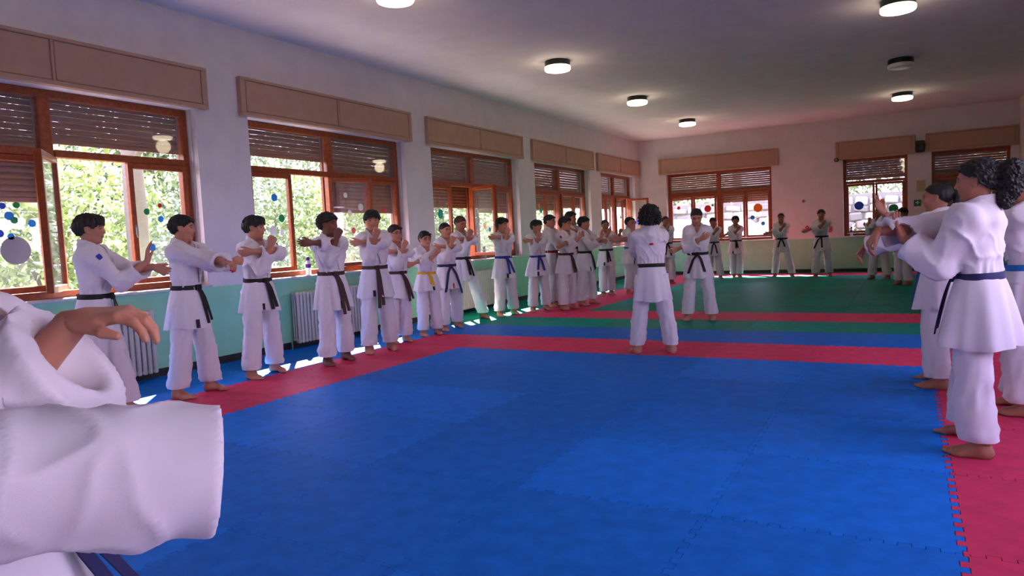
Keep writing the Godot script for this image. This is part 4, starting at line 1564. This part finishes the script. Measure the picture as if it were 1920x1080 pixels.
	for k in 2:
		var ce: Vector3 = elbow[k].lerp(wrist[k], cuffs[k])
		var fd: Vector3 = (wrist[k] - elbow[k]).normalized()
		torso.cap(ce - fd * 0.045 * H + Vector3(0, -0.006 * H - w.get("droop", [0.0, 0.0])[k] * H * 0.8, 0), ce + fd * 0.04 * H + Vector3(0, -0.006 * H - w.get("droop", [0.0, 0.0])[k] * H, 0), 0.020 * H, 0.041 * H * sl * w.get("wide", [1.0, 1.0])[k], 0.01, 1)
	# neck opening
	torso.cap(L.call(0, 0.85, 0.0), L.call(0, 0.97, 0.01), 0.039 * H, 0.06 * H, 0.012, 1)
	torso.cap(L.call(0, 0.860, 0.050), L.call(0, 0.752, 0.090), 0.036 * H, 0.006 * H, 0.01, 1)
	torso.plane(L.call(0, 0.585, 0), Vector3.DOWN)
	var jk := torso.build(w.get("cell", 0.0125 if near else 0.022))
	var nr := jk.normals()
	var waist_y := 0.605 * H
	for k in jk.v.size():
		var p := jk.v[k]
		var q: Vector3 = p / H * 1.65 * w.get("fold_scale", 0.72) + seed_off
		var w1 := 0.012 * fold_noise.get_noise_3d(q.x * 6.0, q.y * 4.0 + q.x * 3.0, q.z * 6.0)
		var ridge := absf(fold_noise.get_noise_3d(q.x * 4.5 + q.y * 1.5, q.y * 2.2 - q.z * 1.5, q.z * 4.5 + 5.0))
		w1 += 0.016 * (exp(-ridge * 9.0) - 0.35)
		var ridge2 := absf(fold_noise.get_noise_3d(q.x * 6.0 - q.y * 3.0, q.y * 3.0 + 20.0, q.z * 6.0))
		w1 += 0.009 * (exp(-ridge2 * 10.0) - 0.35)
		# gathers just above the belt
		var g := clampf(1.0 - (p.y - waist_y) / (0.07 * H), 0.0, 1.0)
		w1 += g * 0.007 * sin(atan2(p.x, p.z) * 17.0 + seed_off.x)
		# the stitched cuffs lie flat
		for e in 2:
			w1 *= smoothstep(0.0, 0.05 * H, absf((p - elbow[e].lerp(wrist[e], cuffs[e])).dot((wrist[e] - elbow[e]).normalized()))) if p.distance_to(elbow[e].lerp(wrist[e], cuffs[e])) < 0.09 * H * sl else 1.0
		if absf(p.x) < 0.05 * H and p.y > 0.74 * H and p.y < 0.87 * H and p.z > 0.0:
			w1 *= 0.2
		jk.v[k] = p + nr[k] * w1 * H / 1.65 * w.get("folds", 1.0)
	# skirt of the jacket below the belt
	var flare: float = w.get("flare", 1.0)
	var hem: float = w.get("hem", 0.39)
	var skirt := func(a: float, t: float) -> Vector3:
		var rx := lerpf(0.084, 0.132 * flare, pow(t, 0.75)) * build
		var rz := lerpf(0.064, 0.104 * flare, pow(t, 0.75))
		var fold := 0.012 * t * sin(a * 5.0 + seed_off.x + 0.8 * sin(a * 2.0 + seed_off.z)) + 0.007 * t * sin(a * 11.0 + seed_off.y * 2.0)
		# the skirt is slit at both sides
		var sd := absf(absf(wrapf(a, -PI, PI)) - PI * 0.5)
		if sd < 0.28:
			fold -= 0.012 * t * (1.0 - sd / 0.28)
		var y := lerpf(0.612, hem, t) + 0.006 * t * sin(a * 3.0 + seed_off.z)
		return L.call((rx + fold) * sin(a), y, (rz + fold) * cos(a))
	var sk := []
	for r in 10:
		var ring := PackedVector3Array()
		for e in 64:
			ring.append(skirt.call(TAU * e / 64, r / 9.0))
		sk.append(ring)
	# turned hem
	var turn_in := PackedVector3Array()
	for e in 64:
		var p: Vector3 = skirt.call(TAU * e / 64, 1.0)
		turn_in.append(Vector3(p.x * 0.965, p.y + 0.004, p.z * 0.965))
	sk.append(turn_in)
	jk.grid(sk, true)
	var jacket := inst("jacket", jk.mesh(), M.gi, node)
	# lapels
	if w.get("lapel", true):
		for side in [1.0, -1.0]:
			var acc := Acc.new()
			var pts := []
			var wide := []
			var thick := []
			var path := [Vector3(0.0, 0.866, -0.050), Vector3(0.028, 0.866, -0.042), Vector3(0.046, 0.862, -0.012), Vector3(0.046, 0.848, 0.022), Vector3(0.038, 0.825, 0.0), Vector3(0.026, 0.798, 0.0), Vector3(0.010, 0.765, 0.0), Vector3(-0.010, 0.725, 0.0), Vector3(-0.028, 0.68, 0.0), Vector3(-0.042, 0.63, 0.0)]
			var bare := Sdf.new()
			for j in 4:
				bare.cap(torso.a[j], torso.a[j] + torso.ba[j] / torso.sc[j], torso.ra[j], torso.rb[j], torso.kk[j], 0, torso.sc[j])
			for j in path.size():
				var pp: Vector3 = L.call(path[j].x * side, path[j].y, path[j].z)
				if j >= 4:
					pp = bare.march(Vector3(pp.x, pp.y, 0.30 * H + lean.z * 0.25 * H), Vector3.FORWARD, 0.4 * H)
				pts.append(pp)
			for j in path.size():
				var tg: Vector3 = (pts[mini(j + 1, path.size() - 1)] - pts[maxi(j - 1, 0)]).normalized()
				var outw: Vector3 = Vector3(pts[j].x * 0.8, 0.012, pts[j].z).normalized() if j < 4 else Vector3(pts[j].x * 1.2, 0.02, 0.11 * H).normalized()
				var wd := tg.cross(outw).normalized()
				wide.append(wd * 0.0145 * H)
				thick.append(outw * (0.005 if side > 0 else 0.0075))
			ribbon(acc, pts, wide, thick)
			inst("lapel", acc.mesh(), M.gi, jacket)
	# small badges sewn on
	if w.get("badge", "") != "":
		var a0: float = w.get("badge_at", 0.5)
		var acc := Acc.new()
		var pts := []
		var wide := []
		var thick := []
		for j in 3:
			var p: Vector3 = skirt.call(a0, 0.78 + 0.1 * j)
			pts.append(p + Vector3(sin(a0), 0, cos(a0)) * 0.004)
			wide.append(Vector3(cos(a0), 0, -sin(a0)) * 0.011 * H)
			thick.append(Vector3(sin(a0), 0, cos(a0)) * 0.002)
		ribbon(acc, pts, wide, thick)
		inst("hem_badge", acc.mesh(), M["patch_" + w.badge], jacket)
	if w.get("emblem", "") != "":
		for k in w.get("emblem_on", [1]):
			var acc := Acc.new()
			var d0: Vector3 = (elbow[k] - sh[k]).normalized()
			var outv := Vector3(signf(sh[k].x), 0.55, 0.25).normalized()
			outv = (outv - d0 * outv.dot(d0)).normalized()
			var sd := d0.cross(outv)
			var surf := torso.march(sh[k] + d0 * 0.03 * H + outv * 0.2 * H, -outv, 0.25 * H)
			ribbon(acc, [surf - d0 * 0.013 * H + outv * 0.004, surf + outv * 0.006, surf + d0 * 0.013 * H + outv * 0.004], [sd * 0.009 * H, sd * 0.011 * H, sd * 0.008 * H], [outv * 0.004, outv * 0.004, outv * 0.004])
			inst("shoulder_emblem", acc.mesh(), M["patch_" + w.emblem], jacket)
	if w.get("back_mark", false):
		var acc := Acc.new()
		var bp := torso.march(Vector3(0, 0.748 * H, -0.4 * H), Vector3.BACK, 0.6 * H)
		ribbon(acc, [bp + Vector3(-0.014 * H, 0, -0.003), bp + Vector3(0, 0.002, -0.005), bp + Vector3(0.014 * H, 0, -0.003)], [Vector3(0, 0.006 * H, 0), Vector3(0, 0.008 * H, 0), Vector3(0, 0.006 * H, 0)], [Vector3(0, 0, 0.003), Vector3(0, 0, 0.003), Vector3(0, 0, 0.003)])
		inst("back_emblem", acc.mesh(), M.patch_red, jacket)
	# ---- trousers
	var tro := Acc.new()
	for k in 2:
		var sg := 1.0 if k == 0 else -1.0
		var hip: Vector3 = L.call(sg * 0.050, 0.545, 0.0)
		var end: Vector3 = ankle[k] + Vector3(0, 0.002 * H + w.get("rise", 0.0), 0.004 * H)
		var rings := []
		var seg := 26
		for r in 25:
			var t := r / 24.0
			var ctr := hip.lerp(end, t) + Vector3(0, 0, 0.012 * H * sin(t * PI))
			var rad := lerpf(0.058, 0.055, smoothstep(0.0, 0.55, t)) if t < 0.55 else lerpf(0.055, 0.059 * w.get("hemwide", 1.0), (t - 0.55) / 0.45)
			if r == 24:
				rad *= 0.93
				ctr.y += 0.004
			var ring := PackedVector3Array()
			for e in seg:
				var a := TAU * e / seg
				var q := Vector3(cos(a) * 0.75 + seed_off.x + k * 9.0, t * 2.1, sin(a) * 0.75 + seed_off.z)
				var fd := 0.0085 * fold_noise.get_noise_3d(q.x * 2.2, q.y * 1.6, q.z * 2.2) + 0.007 * (exp(-9.0 * absf(fold_noise.get_noise_3d(q.x * 1.9 + q.y, q.y * 1.3 + 7.0, q.z * 1.9))) - 0.3) + 0.0045 * fold_noise.get_noise_3d(q.x * 4.0 + q.y * 2.0, q.y * 4.5, q.z * 4.0)
				# cloth breaks over the foot and behind the knee
				fd += 0.0035 * sin(t * 60.0 + cos(a) * 2.0 + seed_off.y) * (smoothstep(0.80, 0.97, t) + 0.6 * exp(-pow((t - 0.52) * 9.0, 2.0)))
				var rr := (rad + fd) * H
				ring.append(ctr + Vector3(cos(a) * rr * 0.98, 0, sin(a) * rr * 1.04))
			rings.append(ring)
		tro.grid(rings, true)
	inst("trousers", tro.mesh(), M.gi, node)
	# ---- belt
	var bm: Material = M["belt_" + w.belt]
	var br := []
	for q in [[-0.0125, 0.0], [-0.0125, 0.0035], [0.0125, 0.0035], [0.0125, 0.0], [0.0125, -0.002], [-0.0125, -0.002], [-0.0125, 0.0]]:
		var ring := PackedVector3Array()
		for e in 48:
			var a := TAU * e / 48
			var dip := -0.006 * (0.5 + 0.5 * cos(a))
			ring.append(L.call((0.0895 * build + q[1]) * sin(a), 0.606 + q[0] + dip, (0.0690 * build + q[1]) * cos(a)))
		br.append(ring)
	var ba := Acc.new()
	ba.grid(br, true)
	var belt := inst("belt", ba.mesh(), bm, node)
	var kp: Vector3 = L.call(w.get("knot", 0.0), 0.600, 0.078 * build - absf(w.get("knot", 0.0)) * 0.35)
	var ks := new_st()
	bx(ks, kp, Vector3(0.036, 0.030, 0.018) * H, 0.006, Transform3D.IDENTITY)
	bx(ks, Vector3.ZERO, Vector3(0.018, 0.034, 0.020) * H, 0.006, Transform3D(Basis(Vector3(0, 0, 1), 0.5), kp + Vector3(0, -0.002, 0.002) * H))
	obj("knot", ks, bm, belt)
	var tl: float = w.get("tail", 0.18)
	var sway: Array = w.get("sway", [0.045, -0.04])
	for k in 2:
		var acc := Acc.new()
		var pts := []
		var wide := []
		var thick := []
		var dx: float = sway[k]
		for j in 8:
			var t := j / 7.0
			var y := 0.598 - tl * t * (1.0 if k == 0 else 0.93)
			var tt := clampf((0.612 - y) / (0.612 - hem), 0.0, 1.0)
			var x: float = w.get("knot", 0.0) + dx * (0.25 * minf(t * 4.0, 1.0) + 0.75 * t)
			var rz := lerpf(0.064, 0.104 * flare, pow(tt, 0.75)) + 0.014
			var z: float = rz * sqrt(maxf(0.15, 1.0 - pow(x / 0.15, 2.0))) + w.get("blow", 0.0) * t * t
			pts.append(L.call(x, y, z))
			var wd := Vector3(1, 0.25 * dx * 10.0 * 0.3, -x * 2.5).normalized()
			wide.append(wd * 0.0115 * H)
			thick.append(Vector3(x * 2.5, 0, 1).normalized() * 0.0022)
		ribbon(acc, pts, wide, thick)
		inst("belt_end", acc.mesh(), bm, belt)

func people() -> void:
	for w in crowd():
		person(w)

func crowd() -> Array:
	var g := "karate class in white uniforms"
	return [
		{"label": "boy with fringe and black belt, in profile at the opened window", "at": Vector2(1.06, -0.15), "feet": [Vector2(1.02, -0.06), Vector2(1.08, -0.33)], "yaw": 2.375, "h": 1.66, "arms": "forward", "hair": "fringe", "hair_tone": "brown", "belt": "black", "look": -4.0, "near": true, "emblem": "blue", "emblem_on": [1], "tail": 0.14, "skin": "pale", "group": g, "cuff": 0.62, "foot_turn": [5, 12]},
		{"label": "boy with short dark hair and black belt, one sleeve reaching out beside the red hook", "at": Vector2(1.03, -1.01), "feet": [Vector2(1.04, -0.84), Vector2(1.03, -1.19)], "yaw": 1.854, "h": 1.66, "arms": "reach", "hair": "short", "belt": "black", "look": 22.0, "near": true, "badge": "dark", "badge_at": -0.35, "tail": 0.2, "sway": [0.02, 0.06], "group": g, "cuff": 0.70, "sleeve": 1.15, "hem": 0.38},
		{"label": "boy with bowl cut and black belt, fist at chin, near the red hook", "at": Vector2(0.93, -1.92), "feet": [Vector2(0.95, -1.74), Vector2(0.90, -2.09)], "yaw": 1.487, "h": 1.66, "arms": "cross", "hair": "fringe", "belt": "black", "look": 32.0, "near": true, "emblem": "blue", "emblem_on": [1, 0], "badge": "dark", "badge_at": -0.30, "tail": 0.18, "sway": [0.015, 0.05], "group": g, "hem": 0.41},
		{"label": "dark skinned boy with black curls and brown belt beside the white bottle", "at": Vector2(1.16, -2.75), "feet": [Vector2(1.19, -2.58), Vector2(1.15, -2.92)], "yaw": 1.182, "h": 1.68, "arms": "cross_straight", "hair": "curls", "belt": "brown", "look": 32.0, "near": true, "skin": "brown", "emblem": "blue", "emblem_on": [1], "badge": "dark", "badge_at": 0.15, "tail": 0.27, "sway": [0.03, 0.065], "group": g, "hem": 0.365},
		{"label": "tall boy with brown belt facing out of the row, arm folded across his chest", "at": Vector2(1.16, -3.50), "feet": [Vector2(1.12, -3.36), Vector2(1.20, -3.66)], "yaw": 0.948, "h": 1.72, "arms": "cross", "hair": "fringe", "belt": "brown", "look": -8.0, "near": true, "glasses": false, "badge": "dark", "badge_at": -0.30, "tail": 0.28, "sway": [-0.01, 0.02], "group": g},
		{"label": "boy with glasses and brown belt half hidden behind the tall boy", "at": Vector2(1.0, -4.12), "feet": [Vector2(0.88, -4.10), Vector2(0.97, -4.27)], "yaw": 1.198, "h": 1.55, "arms": "cross", "hair": "short", "hair_tone": "brown", "belt": "brown", "look": 5.0, "glasses": true, "tail": 0.24, "sway": [0.05, 0.09], "group": g},
		{"label": "small boy with glasses and yellow belt", "at": Vector2(0.95, -4.84), "feet": [Vector2(0.88, -4.78), Vector2(1.0, -4.95)], "yaw": 0.947, "h": 1.46, "arms": "cross_low", "hair": "short", "belt": "yellow", "look": 8.0, "glasses": true, "badge": "dark", "badge_at": 0.2, "tail": 0.11, "sway": [0.03, 0.01], "group": g, "head": 0.15, "hem": 0.43},
		{"label": "boy with cropped dark hair and navy belt next to the yellow belt", "at": Vector2(0.87, -5.46), "feet": [Vector2(0.88, -5.29), Vector2(0.87, -5.66)], "yaw": 1.058, "h": 1.58, "arms": "cross", "hair": "crop", "hair_tone": "black", "belt": "navy", "look": 10.0, "badge": "red", "badge_at": 0.1, "tail": 0.26, "sway": [0.10, -0.075], "group": g},
		{"label": "shaven headed man with black belt stepping forward behind the navy belt", "at": Vector2(0.52, -6.40), "feet": [Vector2(0.48, -6.20), Vector2(0.66, -6.74)], "yaw": 1.176, "h": 1.70, "arms": "cross", "hair": "crop", "hair_tone": "buzz", "belt": "black", "look": 8.0, "nod": 14.0, "tail": 0.17, "sway": [0.06, 0.02], "skin": "tan", "group": g},
		{"label": "boy with tousled black hair and blue belt, elbow held high", "at": Vector2(0.85, -7.18), "feet": [Vector2(0.81, -7.04), Vector2(0.90, -7.36)], "yaw": 0.907, "h": 1.65, "arms": "cross_high", "hair": "thick", "belt": "blue", "look": 30.0, "badge": "dark", "badge_at": 0.0, "tail": 0.17, "sway": [0.02, 0.075], "group": g},
		{"label": "boy with glossy dark hair and bright blue belt against the white pier", "at": Vector2(1.12, -7.92), "feet": [Vector2(1.05, -7.79), Vector2(1.18, -8.05)], "yaw": 0.719, "h": 1.60, "arms": "cross", "hair": "fringe", "belt": "blue", "look": 36.0, "badge": "dark", "badge_at": -0.2, "tail": 0.15, "sway": [0.045, -0.03], "group": g, "flare": 1.1},
		{"label": "person with red belt half hidden in a cluster of four", "at": Vector2(1.05, -8.58), "yaw": 1.539, "h": 1.70, "arms": "forward", "hair": "short", "hair_tone": "brown", "belt": "red", "look": 0.0, "group": g},
		{"label": "person with wavy hair, brown belt and red shoulder emblem, front of a cluster", "at": Vector2(1.54, -8.20), "feet": [Vector2(1.50, -8.08), Vector2(1.56, -8.33)], "yaw": 1.133, "h": 1.63, "arms": "cross_low", "hair": "thick", "hair_tone": "brown", "belt": "brown", "look": 26.0, "emblem": "red", "emblem_on": [1], "badge": "dark", "badge_at": 0.4, "tail": 0.2, "sway": [0.02, 0.05], "group": g},
		{"label": "tall dark haired person at the back of the cluster of four", "at": Vector2(1.06, -9.50), "yaw": 1.439, "h": 1.77, "arms": "cross", "hair": "short", "belt": "black", "look": 0.0, "group": g},
		{"label": "person with black curls and black belt, forearm reaching out, red bar on the shoulder", "at": Vector2(1.57, -8.96), "feet": [Vector2(1.54, -8.80), Vector2(1.60, -9.15)], "yaw": 1.421, "h": 1.63, "arms": "forward", "hair": "curls", "belt": "black", "look": 10.0, "emblem": "red", "emblem_on": [1], "badge": "dark", "badge_at": -0.3, "tail": 0.2, "sway": [0.03, 0.06], "group": g},
		{"label": "short haired person with black belt before the corner window, fists raised", "at": Vector2(1.25, -10.83), "feet": [Vector2(1.22, -10.68), Vector2(1.28, -10.98)], "yaw": 0.588, "h": 1.60, "arms": [[Vector3(0.25, -0.55, 0.80), Vector3(0.10, 0.75, 0.65), Vector3(0, 0, 1), "fist", null], [Vector3(0.1, -0.6, 0.79), Vector3(0.35, 0.80, 0.48), Vector3(0, 0, -1), "fist", null]], "hair": "crop", "hair_tone": "brown", "belt": "black", "look": 4.0, "badge": "dark", "badge_at": -0.35, "tail": 0.16, "sway": [0.0, 0.035], "skin": "tan", "group": g},
		{"label": "dark haired person with light blue belt partly behind the curly haired instructor", "at": Vector2(1.64, -11.25), "feet": [Vector2(1.58, -11.22), Vector2(1.72, -11.3)], "yaw": 1.183, "h": 1.63, "arms": "forward", "hair": "short", "belt": "sky", "look": 15.0, "badge": "dark", "badge_at": -0.3, "group": g},
		{"label": "instructor with long curly black hair and black belt, seen from behind", "at": Vector2(4.42, -4.15), "feet": [Vector2(4.25, -4.10), Vector2(4.60, -4.20)], "yaw": -2.755, "h": 1.57, "arms": "cross_right", "hair": "curly_long", "belt": "black", "back_mark": true, "near": true, "badge": "", "group": g, "hem": 0.365, "head": 0.142, "nod": 8.0, "hemwide": 0.92, "foot_turn": [22, -6]},
		{"label": "man with slicked back dark hair and black belt, head bowed, arms wrapped round himself", "at": Vector2(4.19, -6.97), "feet": [Vector2(4.02, -6.96), Vector2(4.36, -7.0)], "yaw": 0.219, "h": 1.60, "arms": "hug", "hair": "slick", "belt": "black", "look": 0.0, "nod": 26.0, "near": true, "lean": Vector3(0, 0, 0.12), "tail": 0.17, "sway": [-0.085, 0.06], "group": g, "sleeve": 1.15, "cuff": 0.8, "hem": 0.385},
		{"label": "shaven headed man far back between the curly haired instructor and the bowed man", "at": Vector2(1.62, -13.9), "yaw": 0.540, "h": 1.66, "arms": "cross", "hair": "crop", "hair_tone": "buzz", "belt": "black", "look": 10.0, "skin": "tan", "group": g},
		{"label": "person with black belt beside the bowed man, in front of the green dot", "at": Vector2(2.46, -15.2), "feet": [Vector2(2.36, -15.12), Vector2(2.60, -15.27)], "yaw": 0.303, "h": 1.58, "arms": "cross_low", "hair": "short", "belt": "navy", "look": 0.0, "tail": 0.19, "sway": [-0.05, 0.05], "skin": "tan", "group": g, "sleeve": 1.15},
		{"label": "small person with dark belt in front of the end wall window's clear panes", "at": Vector2(2.90, -15.80), "feet": [Vector2(2.82, -15.80), Vector2(2.98, -15.77)], "yaw": 0.204, "h": 1.59, "arms": "cross_low", "hair": "curls", "hair_tone": "black", "belt": "black", "look": 0.0, "badge": "dark", "badge_at": -0.4, "tail": 0.12, "sway": [0.0, 0.03], "skin": "tan", "group": g, "flare": 1.1},
		{"label": "person standing legs apart in the sun patch with black belt", "at": Vector2(4.03, -15.75), "feet": [Vector2(3.85, -15.80), Vector2(4.27, -15.70)], "yaw": 0.112, "h": 1.61, "arms": "cross_low", "hair": "crop", "hair_tone": "brown", "belt": "black", "look": 0.0, "tail": 0.13, "sway": [-0.05, 0.05], "skin": "tan", "group": g},
		{"label": "person with black belt standing between two red hooks", "at": Vector2(4.98, -15.60), "feet": [Vector2(4.84, -15.48), Vector2(5.13, -15.70)], "yaw": 0.028, "h": 1.64, "arms": "cross_low", "hair": "short", "hair_tone": "brown", "belt": "black", "look": 4.0, "tail": 0.17, "sway": [-0.10, 0.01], "skin": "tan", "group": g},
		{"label": "girl with a dark ponytail and black belt below the big green dot", "at": Vector2(6.26, -14.65), "feet": [Vector2(6.11, -14.67), Vector2(6.42, -14.62)], "yaw": -0.527, "h": 1.58, "arms": "cross", "hair": "pony", "belt": "black", "look": -25.0, "badge": "dark", "badge_at": 0.4, "tail": 0.2, "sway": [0.03, -0.02], "skin": "tan", "group": g},
		{"label": "person far back almost hidden by the woman with light blue belt", "at": Vector2(6.74, -13.0), "yaw": -0.728, "h": 1.54, "arms": "cross", "hair": "short", "hair_tone": "brown", "belt": "black", "look": 0.0, "skin": "tan", "nod": 15.0, "group": g},
		{"label": "woman with a smooth black ponytail and light blue belt beside the mat edge", "at": Vector2(7.03, -3.22), "feet": [Vector2(7.02, -3.08), Vector2(7.02, -3.40)], "yaw": -1.848, "h": 1.58, "arms": [[Vector3(-0.15, -0.38, 0.90), Vector3(-0.10, -0.25, 0.96), Vector3(0, -1, 0), "droop", Vector3(0, -0.8, 0.6)], [Vector3(0.35, -0.30, 0.88), Vector3(0.55, 0.75, 0.3), Vector3(0.2, 0, -1), "open", null]], "hair": "pony", "belt": "sky", "look": 6.0, "near": true, "skin": "tan", "tail": 0.21, "sway": [0.03, -0.04], "group": g, "cuff": 0.85, "sleeve": 1.2},
		{"label": "woman with a bushy dark curly ponytail and dark blue belt, hand drooping from her sleeve", "at": Vector2(7.17, -1.55), "feet": [Vector2(7.15, -1.34), Vector2(7.12, -1.74)], "yaw": -1.871, "h": 1.62, "arms": [[Vector3(0.05, -0.90, 0.42), Vector3(-0.10, 0.62, 0.78), Vector3(0.2, 0.2, -1), "open", Vector3(-0.1, 0.95, 0.3)], [Vector3(0.45, -0.15, 0.88), Vector3(0.62, -0.05, 0.78), Vector3(0, -1, 0.2), "droop", Vector3(0.2, -0.85, 0.5)]], "hair": "curly_pony", "belt": "navy", "look": 4.0, "near": true, "skin": "tan", "tail": 0.20, "sway": [0.05, 0.0], "group": g, "cuff": 0.82, "sleeve": 1.22, "flare": 1.22, "hem": 0.365},
		{"label": "person half hidden behind the woman with the curly ponytail, sky blue belt", "at": Vector2(7.50, -2.50), "feet": [Vector2(7.47, -2.36), Vector2(7.47, -2.64)], "yaw": -1.864, "h": 1.60, "arms": "cross", "hair": "pony", "belt": "sky", "look": 0.0, "skin": "tan", "group": g},
		{"label": "person with black belt at the edge behind the curly ponytail, only a shoulder showing", "at": Vector2(8.02, -3.3), "yaw": -1.841, "h": 1.62, "arms": "cross", "hair": "short", "belt": "black", "look": 0.0, "skin": "tan", "group": g},
		{"label": "child with navy belt and wide flapping sleeves, standing close at the window side", "at": Vector2(5.47, 2.595), "yaw": 2.2143, "lean": Vector3(0, 0, -0.15), "h": 1.47, "arms": [[Vector3(-0.777, -0.519, 0.356), Vector3(0.024, 0.72, 0.694), Vector3(0.1, -1, 0.2), "relaxed", Vector3(-0.1, 0.05, 0.99)], [Vector3(-0.718, -0.539, 0.44), Vector3(0.343, -0.093, 0.935), Vector3(0.4, 0, 0.6), "relaxed", Vector3(0.25, 0.18, 0.9)]], "hair": "short", "hair_tone": "brown", "belt": "navy", "near": true, "cuff": [0.95, 1.58], "cell": 0.0085, "folds": 0.75, "fold_scale": 0.55, "drape": [0.03, 0.010], "droop": [0.035, 0.012], "wide": [1.35, 1.08], "sleeve": 1.3, "tail": 0.17, "sway": [0.05, -0.02], "blow": 0.06, "flare": 1.2, "skin": "pale", "group": g}]
